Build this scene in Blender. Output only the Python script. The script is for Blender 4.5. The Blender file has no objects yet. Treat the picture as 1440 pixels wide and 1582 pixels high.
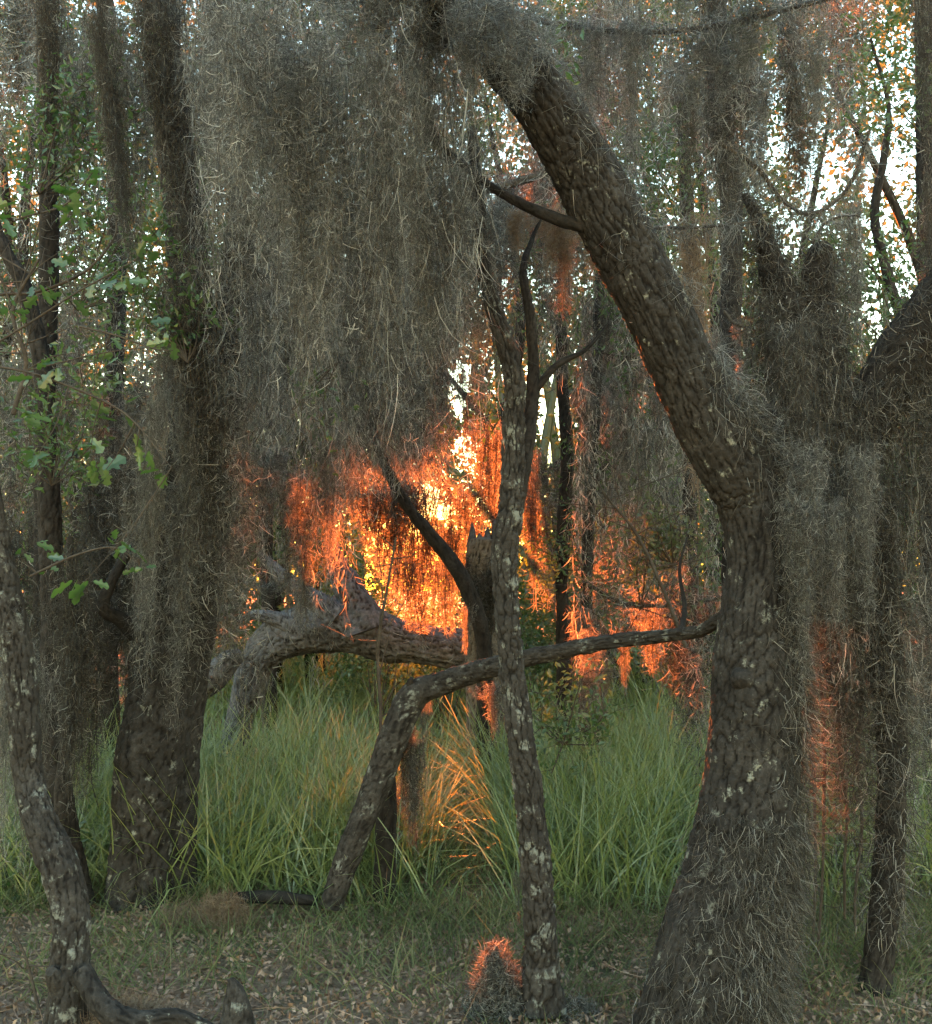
import bpy, math, random
import numpy as np
from mathutils import Vector

# ------------------------------------------------------------------ camera, sky, sun, exposure
SC = bpy.context.scene
COL = SC.collection
F = 1600.0
CAMZ = 1.6
PITCH = math.atan((910 - 791) / F)
cam_d = bpy.data.cameras.new('camera')
cam_d.sensor_fit = 'HORIZONTAL'
cam_d.sensor_width = 36
cam_d.lens = 36 * F / 1440
cam_d.clip_start = 0.05
cam_d.clip_end = 2000
cam = bpy.data.objects.new('camera', cam_d)
COL.objects.link(cam)
cam.location = (0, 0, CAMZ)
cam.rotation_euler = (math.pi / 2 + PITCH, 0, 0)
SC.camera = cam

SUN_AZ = math.radians(-2.7)          # to the left of +Y
SUN_EL = math.radians(5.0)
S = np.array([math.sin(SUN_AZ) * math.cos(SUN_EL), math.cos(SUN_AZ) * math.cos(SUN_EL), math.sin(SUN_EL)])
W = bpy.data.worlds.new('World')
SC.world = W
W.use_nodes = True
nt = W.node_tree
nt.nodes.clear()
sky = nt.nodes.new('ShaderNodeTexSky')
sky.sky_type = 'NISHITA'
sky.sun_disc = False
sky.sun_elevation = SUN_EL
sky.sun_rotation = SUN_AZ
sky.air_density = 1.6
sky.dust_density = 0.0
sky.ozone_density = 1.8
bg = nt.nodes.new('ShaderNodeBackground')
bg.inputs['Strength'].default_value = 0.09
wo = nt.nodes.new('ShaderNodeOutputWorld')
nt.links.new(sky.outputs[0], bg.inputs[0])
nt.links.new(bg.outputs[0], wo.inputs[0])
sl = bpy.data.lights.new('sun', 'SUN')
sl.energy = 5.0
sl.angle = math.radians(0.5)
sl.color = (1.0, 0.17, 0.03)
so = bpy.data.objects.new('sun', sl)
COL.objects.link(so)
so.rotation_euler = Vector((-S[0], -S[1], -S[2])).to_track_quat('-Z', 'Y').to_euler()
so.location = (0, 0, 20)
SC.view_settings.view_transform = 'Standard'
SC.view_settings.look = 'None'
SC.view_settings.gamma = 1
SC.view_settings.use_curve_mapping = False
SC.view_settings.exposure = 4.6
SC.render.engine = 'CYCLES'
SC.cycles.max_bounces = 6
SC.cycles.diffuse_bounces = 3
SC.cycles.glossy_bounces = 2
SC.cycles.transmission_bounces = 4
SC.cycles.use_denoising = True

R = np.random.default_rng(7)

# ------------------------------------------------------------------ helpers
cp, sp = math.cos(PITCH), math.sin(PITCH)
def at(px, py, Y):
    """point in the world at distance Y that the photograph shows at (px, py)"""
    px = np.asarray(px, float); py = np.asarray(py, float); Y = np.asarray(Y, float)
    a = (px - 720) / F; v = (791 - py) / F
    t = Y / (cp - v * sp)
    return np.stack(np.broadcast_arrays(t * a, Y, CAMZ + t * (sp + v * cp)), -1)
def pix(P):
    d = P - np.array([0, 0, CAMZ])
    f = d[..., 1] * cp + d[..., 2] * sp
    u = -d[..., 1] * sp + d[..., 2] * cp
    return 720 + F * d[..., 0] / f, 791 - F * u / f

def unit(v):
    return v / np.maximum(np.linalg.norm(v, axis=-1, keepdims=True), 1e-9)

def vnoise(P, seed=0):
    """cheap smooth 3D noise, -1..1"""
    r = np.random.default_rng(seed)
    out = 0
    for k in range(5):
        d = unit(r.normal(size=3)); q = unit(r.normal(size=3))
        out = out + np.sin(P @ d * (1.0 + .6 * k) * 1.7 + r.uniform(0, 6.28) + 1.3 * np.sin(P @ q * 1.9 + r.uniform(0, 6)))
    return out / 5

class MB:
    """collects quads and triangles with one tint value per vertex"""
    def __init__(s):
        s.v = []; s.q = []; s.t = []; s.c = []; s.n = 0
    def add(s, v, q=None, t=None, tint=0.5):
        v = np.asarray(v, np.float32).reshape(-1, 3)
        if q is not None: s.q.append(np.asarray(q, np.int32).reshape(-1, 4) + s.n)
        if t is not None: s.t.append(np.asarray(t, np.int32).reshape(-1, 3) + s.n)
        s.v.append(v)
        s.c.append(np.broadcast_to(np.asarray(tint, np.float32), (len(v),)))
        s.n += len(v)
        return s
    def mesh(s, name, mat, origin=(0, 0, 0), smooth=False):
        v = np.concatenate(s.v) - np.asarray(origin, np.float32)
        q = np.concatenate(s.q) if s.q else np.zeros((0, 4), np.int32)
        t = np.concatenate(s.t) if s.t else np.zeros((0, 3), np.int32)
        me = bpy.data.meshes.new(name)
        me.vertices.add(len(v)); me.vertices.foreach_set('co', v.ravel())
        nl = q.size + t.size
        me.loops.add(nl); me.loops.foreach_set('vertex_index', np.concatenate([q.ravel(), t.ravel()]))
        st = np.concatenate([np.arange(len(q)) * 4, q.size + np.arange(len(t)) * 3]).astype(np.int32)
        me.polygons.add(len(st)); me.polygons.foreach_set('loop_start', st)
        me.polygons.foreach_set('use_smooth', np.full(len(st), smooth))
        at_ = me.attributes.new('tint', 'FLOAT', 'POINT')
        at_.data.foreach_set('value', np.ascontiguousarray(np.concatenate(s.c), np.float32))
        me.update(calc_edges=True)
        me.materials.append(mat)
        return me
    def obj(s, name, mat, parent=None, origin=None, smooth=False):
        if origin is None:
            origin = parent.location if parent is not None else (0, 0, 0)
        o = bpy.data.objects.new(name, s.mesh(name, mat, tuple(origin), smooth))
        COL.objects.link(o)
        if parent is not None: o.parent = parent
        else: o.location = tuple(origin)
        return o

def thing(name, label, cat, loc, group=None):
    o = bpy.data.objects.new(name, None); COL.objects.link(o)
    o.empty_display_size = .1
    o.location = tuple(float(a) for a in loc); o['label'] = label; o['category'] = cat
    if group: o['group'] = group
    return o
def tag(o, label, cat=None, group=None, kind=None):
    o['label'] = label
    if cat: o['category'] = cat
    if group: o['group'] = group
    if kind: o['kind'] = kind
    return o

# ------------------------------------------------------------------ materials
def mat(name): 
    m = bpy.data.materials.new(name); m.use_nodes = True; m.node_tree.nodes.clear(); return m
def N(m, t, **k):
    n = m.node_tree.nodes.new(t)
    for a, b in k.items():
        if a in n.inputs: n.inputs[a].default_value = b
        else: setattr(n, a, b)
    return n
def L(m, a, b): m.node_tree.links.new(a, b)
def ramp(m, fac, stops):
    r = N(m, 'ShaderNodeValToRGB')
    e = r.color_ramp.elements
    while len(e) < len(stops): e.new(0.5)
    for i, (p, c) in enumerate(stops):
        e[i].position = p; e[i].color = (*c, 1)
    L(m, fac, r.inputs[0]); return r.outputs[0]
def noise(m, scale, detail=4, rough=.6, vec=None):
    n = N(m, 'ShaderNodeTexNoise'); n.inputs['Scale'].default_value = scale
    n.inputs['Detail'].default_value = detail; n.inputs['Roughness'].default_value = rough
    if vec is None:
        g = N(m, 'ShaderNodeNewGeometry'); vec = g.outputs['Position']
    L(m, vec, n.inputs['Vector']); return n.outputs['Fac']
def mixc(m, fac, a, b):
    x = N(m, 'ShaderNodeMix', data_type='RGBA')
    if hasattr(fac, 'node'): L(m, fac, x.inputs[0])
    else: x.inputs[0].default_value = fac
    for i, c in ((6, a), (7, b)):
        if hasattr(c, 'node'): L(m, c, x.inputs[i])
        else: x.inputs[i].default_value = (*c, 1)
    return x.outputs[2]

def leafy(name, stops, transl=.45, nscale=1.2, gloss=0.0, tcol=None, nstr=.5):
    """thin leaf / strand: diffuse and translucent, tint per piece, slow drift of hue through the place"""
    m = mat(name)
    a = N(m, 'ShaderNodeAttribute', attribute_name='tint')
    nz = noise(m, nscale, 3)
    mx = N(m, 'ShaderNodeMath', operation='MULTIPLY_ADD'); L(m, nz, mx.inputs[0]); mx.inputs[1].default_value = nstr
    s_ = N(m, 'ShaderNodeMath', operation='MULTIPLY_ADD'); L(m, a.outputs['Fac'], s_.inputs[0]); s_.inputs[1].default_value = 1 - nstr; s_.inputs[2].default_value = 0
    L(m, s_.outputs[0], mx.inputs[2])
    c = ramp(m, mx.outputs[0], stops)
    d = N(m, 'ShaderNodeBsdfDiffuse'); L(m, c, d.inputs[0])
    t = N(m, 'ShaderNodeBsdfTranslucent')
    if tcol: L(m, mixc(m, .6, c, tcol), t.inputs[0])
    else: L(m, c, t.inputs[0])
    x = N(m, 'ShaderNodeMixShader'); x.inputs[0].default_value = transl
    L(m, d.outputs[0], x.inputs[1]); L(m, t.outputs[0], x.inputs[2])
    out = x.outputs[0]
    if gloss:
        g = N(m, 'ShaderNodeBsdfGlossy'); g.inputs['Roughness'].default_value = .42
        y = N(m, 'ShaderNodeMixShader'); y.inputs[0].default_value = gloss
        L(m, out, y.inputs[1]); L(m, g.outputs[0], y.inputs[2]); out = y.outputs[0]
    o = N(m, 'ShaderNodeOutputMaterial'); L(m, out, o.inputs[0])
    return m

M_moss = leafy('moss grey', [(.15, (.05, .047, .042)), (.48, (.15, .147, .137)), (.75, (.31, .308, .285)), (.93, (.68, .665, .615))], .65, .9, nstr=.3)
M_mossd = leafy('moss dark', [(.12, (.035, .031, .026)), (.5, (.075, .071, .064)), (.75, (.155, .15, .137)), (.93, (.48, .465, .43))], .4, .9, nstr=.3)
M_mossb = leafy('moss brown', [(.15, (.13, .085, .055)), (.5, (.24, .18, .13)), (.85, (.36, .30, .23))], .5, 1.4)
M_leaf = leafy('leaf green', [(.15, (.022, .045, .018)), (.5, (.05, .095, .035)), (.9, (.12, .17, .07))], .45, .8, .06, (.10, .20, .03))
M_leafn = leafy('leaf near', [(.1, (.018, .038, .014)), (.5, (.036, .08, .022)), (.9, (.09, .15, .03))], .4, 3, .08, (.10, .22, .03))
M_leaff = leafy('leaf far', [(.15, (.04, .06, .035)), (.5, (.08, .105, .06)), (.9, (.14, .17, .10))], .5, .5, .04, (.13, .18, .05))
M_grass = leafy('grass blade', [(.1, (.07, .10, .045)), (.5, (.165, .225, .075)), (.76, (.29, .33, .14)), (.88, (.42, .37, .24))], .42, .7, .08, (.20, .25, .06))
M_grasss = leafy('grass short', [(.1, (.055, .07, .03)), (.5, (.12, .145, .065)), (.85, (.28, .25, .15))], .4, 1.5)
M_litter = leafy('dead leaf', [(.1, (.06, .04, .028)), (.5, (.21, .125, .08)), (.8, (.34, .235, .165)), (.97, (.48, .39, .31))], .15, 2.5, .05)

def bark(name, dark, mid, light, lichen=0.0, lcol=(.33, .36, .31), sc=1.0):
    m = mat(name)
    a = N(m, 'ShaderNodeAttribute', attribute_name='tint')
    n1 = noise(m, 9 * sc, 8, .65)
    n2 = noise(m, 55 * sc, 6, .7)
    ad = N(m, 'ShaderNodeMath', operation='MULTIPLY_ADD'); L(m, n2, ad.inputs[0]); ad.inputs[1].default_value = .5
    h = N(m, 'ShaderNodeMath', operation='MULTIPLY'); L(m, n1, h.inputs[0]); h.inputs[1].default_value = .5
    L(m, h.outputs[0], ad.inputs[2])
    c = ramp(m, ad.outputs[0], [(.3, dark), (.5, mid), (.72, light)])
    inner = ramp(m, a.outputs['Fac'], [(.02, (.16, .14, .13)), (.3, (.6, .57, .55)), (.6, (1, 1, 1))])
    mu = N(m, 'ShaderNodeMix', data_type='RGBA', blend_type='MULTIPLY'); mu.inputs[0].default_value = 1; L(m, c, mu.inputs[6]); L(m, inner, mu.inputs[7]); c = mu.outputs[2]
    if lichen:
        n3 = noise(m, 13 * sc, 7, .72)
        f = ramp(m, n3, [(.62 - lichen * .25, (0, 0, 0)), (.70 - lichen * .25, (1, 1, 1))])
        # lichen sits on the raised plates of the bark
        g = N(m, 'ShaderNodeMath', operation='MULTIPLY'); L(m, f, g.inputs[0])
        pr = ramp(m, a.outputs['Fac'], [(.3, (0, 0, 0)), (.6, (1, 1, 1))]); L(m, pr, g.inputs[1])
        c = mixc(m, g.outputs[0], c, lcol)
    b = N(m, 'ShaderNodeBsdfPrincipled'); L(m, c, b.inputs['Base Color'])
    b.inputs['Roughness'].default_value = .85; b.inputs['Specular IOR Level'].default_value = .25
    bp = N(m, 'ShaderNodeBump'); bp.inputs['Strength'].default_value = 1; bp.inputs['Distance'].default_value = .011
    L(m, n2, bp.inputs['Height']); L(m, bp.outputs[0], b.inputs['Normal'])
    o = N(m, 'ShaderNodeOutputMaterial'); L(m, b.outputs[0], o.inputs[0])
    return m
M_bark = bark('oak bark', (.010, .009, .0085), (.025, .0225, .021), (.072, .067, .063), .14, (.22, .23, .20))
M_barkl = bark('lichen bark', (.012, .0105, .010), (.030, .027, .025), (.085, .08, .075), .30, (.16, .17, .155))
M_barkd = bark('dark bark', (.009, .0078, .007), (.02, .017, .015), (.05, .044, .04), 0)
M_dead = bark('weathered wood', (.025, .025, .027), (.085, .086, .095), (.21, .215, .235), 0, sc=.45)
M_twig = bark('twig', (.035, .03, .025), (.07, .058, .048), (.13, .11, .09), 0)

# ground
M_ground = mat('forest floor')
g1 = noise(M_ground, 1.2, 6); g2 = noise(M_ground, 30, 8, .75)
c1 = ramp(M_ground, g2, [(.3, (.06, .038, .025)), (.5, (.18, .115, .075)), (.7, (.34, .25, .18))])
c2 = ramp(M_ground, g2, [(.3, (.018, .025, .01)), (.55, (.045, .06, .022)), (.75, (.10, .11, .05))])
f1 = ramp(M_ground, g1, [(.5, (0, 0, 0)), (.68, (1, 1, 1))])
b_ = N(M_ground, 'ShaderNodeBsdfPrincipled'); L(M_ground, mixc(M_ground, f1, c1, c2), b_.inputs['Base Color']); b_.inputs['Roughness'].default_value = .95
bp_ = N(M_ground, 'ShaderNodeBump'); bp_.inputs['Distance'].default_value = .03; L(M_ground, g2, bp_.inputs['Height']); L(M_ground, bp_.outputs[0], b_.inputs['Normal'])
L(M_ground, b_.outputs[0], N(M_ground, 'ShaderNodeOutputMaterial').inputs[0])
M_water = mat('pond water')
b_ = N(M_water, 'ShaderNodeBsdfPrincipled'); b_.inputs['Base Color'].default_value = (.03, .032, .022, 1); b_.inputs['Roughness'].default_value = .06
b_.inputs['IOR'].default_value = 1.33
w1 = noise(M_water, 6, 3); bp_ = N(M_water, 'ShaderNodeBump'); bp_.inputs['Distance'].default_value = .01; bp_.inputs['Strength'].default_value = .4
L(M_water, w1, bp_.inputs['Height']); L(M_water, bp_.outputs[0], b_.inputs['Normal'])
L(M_water, b_.outputs[0], N(M_water, 'ShaderNodeOutputMaterial').inputs[0])

# ------------------------------------------------------------------ sun shafts and openings in the leaves
# each: centre (px, py, Y) of a place the low sun reaches, half width, half height in metres
SHAFTS = [(at(px, py, Y), rx, rz) for px, py, Y, rx, rz in [
    (600, 810, 9.4, .44, .48), (648, 815, 9.4, .34, .52), (655, 930, 9.3, .27, .4), (700, 900, 9.3, .13, .5),
    (745, 760, 9.4, .24, .6), (835, 860, 9.3, .28, .55), (915, 885, 9, .12, .36), (1010, 985, 8, .10, .24),
    (965, 1025, 8, .06, .16), (1055, 900, 8, .04, .2), (720, 985, 8.4, .06, .24), (762, 1092, 5.5, .09, .16),
    (545, 765, 9.3, .12, .2), (408, 925, 11, .14, .24), (330, 965, 9, .05, .2), (1148, 565, 8, .12, .38),
    (612, 1285, 6, .05, .2), (655, 1125, 6, .06, .22), (765, 1460, 4.2, .15, .15),
    (640, 935, 15, .35, .14),
    (615, 165, 8, .05, .09), (830, 310, 9, .06, .12)]]
def shaded(P, pad=.04, back=0.3):
    """True where a thing may stand without closing one of the shafts"""
    ok = np.ones(len(P), bool)
    for O, rx, rz in SHAFTS:
        t = (P[:, 1] - O[1]) / S[1]
        q = O + S * t[:, None]
        d = ((P[:, 0] - q[:, 0]) / (rx + pad)) ** 2 + ((P[:, 2] - q[:, 2]) / (rz + pad)) ** 2
        ok &= ~((t > back) & (d < 1))
    return ok
# openings through the far foliage where sky shows: px, py, half width, half height, share kept
GAPS = [(710, 600, 22, 46, .08), (766, 585, 10, 30, .25), (853, 650, 25, 76, .08), (718, 700, 18, 34, .2), (748, 770, 30, 46, .5), (646, 772, 9, 12, .1),
        (412, 665, 34, 12, .2), (466, 655, 20, 13, .2), (790, 440, 14, 20, .3), (908, 660, 14, 18, .4), (408, 930, 32, 44, .3),
        (1180, 215, 42, 40, .3), (1190, 150, 30, 60, .45), (1270, 170, 60, 100, .5), (1395, 170, 60, 130, .32), (1390, 360, 60, 110, .36), (1355, 480, 24, 45, .2), (1400, 470, 50, 80, .45), (1270, 290, 34, 40, .4),
        (1210, 360, 30, 30, .6), (950, 160, 90, 60, .75), (1010, 300, 60, 140, .8), (600, 0, 40, 20, .6), (280, 10, 30, 40, .4), (200, 40, 60, 70, .6),
        (200, 180, 30, 40, .55), (30, 20, 40, 40, .6), (150, 575, 20, 10, .4), (50, 630, 8, 12, .4), (115, 690, 14, 12, .5), (620, 880, 50, 50, .8), (1045, 240, 40, 60, .7)]
def gapped(P, rng):
    x, y = pix(P)
    keep = np.ones(len(P))
    for cx, cy, rx, ry, k in GAPS:
        d = ((x - cx) / rx) ** 2 + ((y - cy) / ry) ** 2
        keep = np.where(d < 1, np.minimum(keep, k), keep)
    return rng.random(len(P)) < keep

# ------------------------------------------------------------------ geometry makers
def spline(pts, step):
    """Catmull-Rom through rows of (x, y, z, r)"""
    p = np.asarray(pts, float)
    p = np.vstack([2 * p[0] - p[1], p, 2 * p[-1] - p[-2]])
    out = []
    for i in range(1, len(p) - 2):
        n = max(2, int(np.linalg.norm(p[i + 1, :3] - p[i, :3]) / step))
        t = np.linspace(0, 1, n, endpoint=False)[:, None]
        a, b, c, d = p[i - 1], p[i], p[i + 1], p[i + 2]
        out.append(.5 * (2 * b + (c - a) * t + (2 * a - 5 * b + 4 * c - d) * t ** 2 + (3 * b - a - 3 * c + d) * t ** 3))
    out.append(p[-2][None])
    o = np.concatenate(out); o[:, 3] = np.maximum(o[:, 3], .0012)
    return o

def cells(u, v, nu, seed):
    """edge distance of a cellular pattern, periodic in u with nu cells, and a random value per cell"""
    r = np.random.default_rng(seed)
    J = r.random((nu, 997, 3))
    iu = np.floor(u).astype(int); iv = np.floor(v).astype(int)
    f1 = np.full(u.shape, 9.); f2 = np.full(u.shape, 9.); idr = np.zeros(u.shape)
    for du in (-1, 0, 1):
        for dv in (-1, 0, 1):
            cu = iu + du; cv = iv + dv
            j = J[cu % nu, cv % 997]
            d = np.hypot(u - cu - j[..., 0], (v - cv - j[..., 1]))
            m = d < f1
            f2 = np.where(m, f1, np.minimum(f2, d)); f1 = np.where(m, d, f1); idr = np.where(m, j[..., 2], idr)
    return f2 - f1, idr

def tube(mb, pts, nu=14, step=.05, bk=0, cell=(.035, .09), seed=1, wob=.08, flare=None):
    """a round limb along pts; bk = depth of its bark furrows in metres"""
    P = spline(pts, step); n = len(P)
    T = unit(np.gradient(P[:, :3], axis=0))
    ref = np.array([0, 1., 0]) if abs(T[:, 1]).mean() < .8 else np.array([1., 0, 0])
    B = unit(np.cross(T, ref)); C = np.cross(T, B)
    th = np.linspace(0, 2 * np.pi, nu, endpoint=False)
    s = np.concatenate([[0], np.cumsum(np.linalg.norm(np.diff(P[:, :3], axis=0), axis=1))])
    TH, SS = np.meshgrid(th, s)
    cs, sn = np.cos(TH), np.sin(TH)
    nrm = cs[..., None] * B[:, None] + sn[..., None] * C[:, None]
    rad = P[:, 3][:, None] * np.ones_like(TH)
    q = P[:, None, :3] + nrm * rad[..., None]
    rad = rad * (1 + wob * vnoise(q * (.25 / max(P[:, 3].mean(), .02)) * 2, seed) + wob * .5 * vnoise(q * 9, seed + 1))
    h = np.full(TH.shape, .5)
    if bk:
        rm = P[:, 3].mean()
        ncu = max(5, int(2 * np.pi * rm / cell[0]))
        tw = .45 * vnoise(q * 8, seed + 3) + .3 * vnoise(q * 26, seed + 4) + .16 * vnoise(q * 70, seed + 8)
        tv = .5 * vnoise(q * 9, seed + 9) + .22 * vnoise(q * 40, seed + 10)
        u = TH / (2 * np.pi) * ncu + tw
        e, cid = cells(np.mod(u, ncu), SS / cell[1] + tv + 3 * vnoise(q * 2, seed + 11), ncu, seed)
        e2, _ = cells(np.mod(u * 2, 2 * ncu), SS / cell[1] * 1.6 + tv * 2, 2 * ncu, seed + 20)
        h = np.clip((e - .02) / (.12 + .25 * cid), 0, 1) ** .7 * (.55 + .45 * cid)
        h = h - .22 * (1 - np.clip(e2 / .12, 0, 1))
        rr = np.random.default_rng(seed)
        fine = vnoise(q * 90, seed + 5) * .16 + vnoise(q * 30, seed + 6) * .25 + rr.normal(0, .07, q.shape[:2])
        rad = rad + bk * (h - .5 + fine)
        h = np.clip(h + fine * .5, 0, 1)
    v = P[:, None, :3] + nrm * rad[..., None]
    i = np.arange(n - 1)[:, None] * nu; j = np.arange(nu)[None]
    k = (j + 1) % nu
    qd = np.stack([i + j, i + k, i + nu + k, i + nu + j], -1).reshape(-1, 4)
    mb.add(v, q=qd, tint=h.ravel())
    for ring, c in ((0, P[0]), (n - 1, P[-1])):
        b0 = mb.n
        vv = np.vstack([v[ring], (c[:3] + (T[ring] * (P[ring, 3] * .3) * (1 if ring else -1)))[None]])
        jj = np.arange(nu)
        mb.add(vv, t=np.stack([jj, (jj + 1) % nu, np.full(nu, nu)], -1), tint=.4)
    return P

def px_path(rows, Y=None):
    """rows (px, py, width in px[, Y]) -> x, y, z, radius"""
    out = []
    for r in rows:
        y = r[3] if len(r) > 3 else Y
        p = at(r[0], r[1], y)
        out.append([*p, r[2] / 2 / F * y])
    return out

def ribbons(mb, P, D, ln, w, rng, segs=4, curl=1.4, tint=None, droop=0.0):
    """curling wisps: thin ribbons that start at P along D"""
    n = len(P)
    D = unit(D); r = unit(rng.normal(size=(n, 3)))
    Nn = unit(np.cross(D, r)); Bn = np.cross(D, Nn)
    k = rng.normal(0, curl, n)[:, None]
    k2 = rng.normal(0, curl * .7, n)[:, None]
    ln = np.broadcast_to(ln, (n,))[:, None]; w = np.broadcast_to(w, (n,))[:, None]
    ph = rng.uniform(0, 6.28, n)[:, None]
    pos = P.copy(); V = np.empty((n, segs + 1, 2, 3), np.float32)
    for s in range(segs + 1):
        t = s / segs
        a = k * t; b = k2 * t * t
        d = np.cos(a) * D + np.sin(a) * Nn + np.sin(b) * Bn
        d[:, 2] -= droop * t
        d = unit(d)
        if s: pos = pos + d * ln / segs
        side = np.cos(ph) * np.cross(d, Nn) + np.sin(ph) * Nn
        hw = w * .5 * (1 - .75 * t ** 2)
        V[:, s, 0] = pos - side * hw; V[:, s, 1] = pos + side * hw
    i = (np.arange(n) * (segs + 1) * 2)[:, None]; s = np.arange(segs)[None] * 2
    q = np.stack([i + s, i + s + 1, i + s + 3, i + s + 2], -1).reshape(-1, 4)
    if tint is None: tint = rng.random(n)
    mb.add(V, q=q, tint=np.repeat(tint, (segs + 1) * 2))

def leaves(mb, P, size, rng, up=.3, asp=.5, tint=None):
    """pointed four-sided leaves folded along the middle"""
    n = len(P)
    d = unit(rng.normal(size=(n, 3)) + np.array([0, 0, -.2])); nn = unit(rng.normal(size=(n, 3)) + np.array([0, -.2, up]))
    s = unit(np.cross(d, nn)); u = np.cross(s, d)
    sz = (np.broadcast_to(size, (n,)) * rng.uniform(.6, 1.3, n))[:, None]
    V = np.stack([P, P + d * sz * .45 + s * sz * asp * .5 + u * sz * .08, P + d * sz, P + d * sz * .5 - s * sz * asp * .5 + u * sz * .08], 1)
    i = (np.arange(n) * 4)[:, None]
    T = np.concatenate([i + np.array([[0, 1, 2]]), i + np.array([[0, 2, 3]])])
    if tint is None: tint = rng.random(n)
    mb.add(V, t=T, tint=np.repeat(tint, 4))

# ------------------------------------------------------------------ ground and water
def gz(x, y):
    x = np.asarray(x, float); y = np.asarray(y, float)
    h = .035 * np.sin(x * 1.3 + 1) * np.sin(y * .9 + .5) + .02 * np.sin(x * 3.1 + y * 2.3) + .012 * np.sin(x * 7.3 - y * 5.1)
    k = np.clip((y - 8.2 - .5 * np.sin(x * .9)) / 2.0, 0, 1)
    k = k * k * (3 - 2 * k)
    k = k * np.clip((13 - y) / 1.2, 0, 1) * np.clip((9 - np.abs(x + 1)) / 2, 0, 1)
    return h * np.clip((40 - y) / 10, 0, 1) - .35 * k
gx = np.concatenate([np.linspace(-600, -10, 14), np.linspace(-9, 9, 150), np.linspace(10, 600, 14)])
gy = np.concatenate([np.linspace(-60, -1, 8), np.linspace(0, 14, 100), np.linspace(15, 60, 30), np.linspace(70, 900, 12)])
GX, GY = np.meshgrid(gx, gy)
gv = np.stack([GX, GY, gz(GX, GY)], -1)
nx, ny = len(gx), len(gy)
ii, jj = np.meshgrid(np.arange(ny - 1), np.arange(nx - 1), indexing='ij')
gq = np.stack([ii * nx + jj, ii * nx + jj + 1, (ii + 1) * nx + jj + 1, (ii + 1) * nx + jj], -1)
mb = MB(); mb.add(gv, q=gq)
o = mb.obj('ground', M_ground, smooth=True); tag(o, 'dim forest floor of brown leaf litter and thin grass', kind='structure')
mb = MB(); mb.add([(-10, 7.5, -.14), (8.5, 7.5, -.14), (8.5, 13.2, -.14), (-10, 13.2, -.14)], q=[(0, 1, 2, 3)])
o = mb.obj('water', M_water); tag(o, 'still dark pond water glinting yellow behind the tall grass', kind='structure')

# ------------------------------------------------------------------ foreground and middle trees
def tree_part(name, root, rows, Y=None, m=M_bark, nu=90, step=.012, bk=.012, cell=(.035, .09), seed=1, wob=.06, label=None):
    mb = MB()
    P = tube(mb, px_path(rows, Y), nu, step, bk, cell, seed, wob)
    o = mb.obj(name, m, root, smooth=True)
    if label: o['label'] = label
    return P

big = thing('oak_tree', 'large curved oak whose thick furrowed limb arches over to the upper left', 'tree', at(1090, 1610, 3.9))
OAK = tree_part('trunk', big, [(1072, 1660, 215, 3.9), (1086, 1570, 190, 3.9), (1108, 1470, 176, 3.92), (1138, 1360, 156, 3.95), (1160, 1200, 140, 4.0), (1168, 1060, 132, 4.0), (1168, 960, 112, 4.0), (1178, 860, 104, 4.0),
      (1165, 770, 112, 4.0), (1120, 690, 110, 3.95), (1068, 590, 103, 3.9), (1020, 490, 102, 3.85), (962, 380, 103, 3.8), (905, 270, 102, 3.75), (850, 175, 96, 3.7), (780, 85, 92, 3.65), (700, 20, 78, 3.6), (600, -50, 66, 3.55), (480, -130, 54, 3.5)],
      nu=150, step=.0085, bk=.014, cell=(.029, .12), seed=11)
tree_part('limb', big, [(905, 350, 22, 3.75), (860, 338, 20, 3.8), (800, 312, 16, 3.9), (740, 275, 12, 4.0), (690, 230, 10, 4.1), (640, 170, 9, 4.2)], m=M_barkd, nu=24, step=.02, bk=.004, seed=12)
tree_part('limb', big, [(800, 80, 40, 3.68), (640, 60, 36, 3.8), (640, 130, 26, 4.0), (665, 200, 18, 4.1), (700, 260, 10, 4.2)], m=M_barkd, nu=30, step=.02, bk=.005, seed=13)
tree_part('limb', big, [(1150, 700, 26, 4.0), (1230, 600, 22, 4.2), (1300, 520, 16, 4.4)], m=M_barkd, nu=24, step=.02, bk=.004, seed=14)
# knot on the trunk
tree_part('knot', big, [(1150, 1040, 40, 3.93), (1146, 1052, 34, 3.86), (1145, 1056, 18, 3.845)], m=M_bark, nu=24, step=.01, bk=.004, seed=15)

FORK = []
rt = thing('forked_tree', 'dark moss shrouded tree forking in a V at the right edge', 'tree', at(1345, 1600, 4.25))
FORK.append(tree_part('trunk', rt, [(1340, 1610, 62, 4.2), (1355, 1500, 46, 4.22), (1372, 1350, 42, 4.25), (1378, 1150, 44, 4.3), (1365, 1000, 54, 4.3), (1330, 850, 74, 4.3), (1300, 720, 90, 4.3), (1270, 600, 84, 4.3), (1225, 500, 70, 4.3), (1195, 420, 44, 4.3), (1175, 350, 22, 4.3), (1150, 300, 8, 4.3)], m=M_barkd, nu=60, step=.015, bk=.009, seed=21))
FORK.append(tree_part('limb', rt, [(1300, 740, 70, 4.3), (1345, 640, 86, 4.28), (1400, 550, 92, 4.25), (1460, 460, 88, 4.2), (1560, 330, 70, 4.1)], m=M_barkd, nu=60, step=.015, bk=.009, seed=22))
FORK.append(tree_part('limb', rt, [(1270, 620, 60, 4.3), (1265, 500, 56, 4.3), (1262, 420, 46, 4.3), (1270, 385, 36, 4.3), (1272, 376, 20, 4.3)], m=M_barkd, nu=40, step=.015, bk=.007, seed=23))

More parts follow.
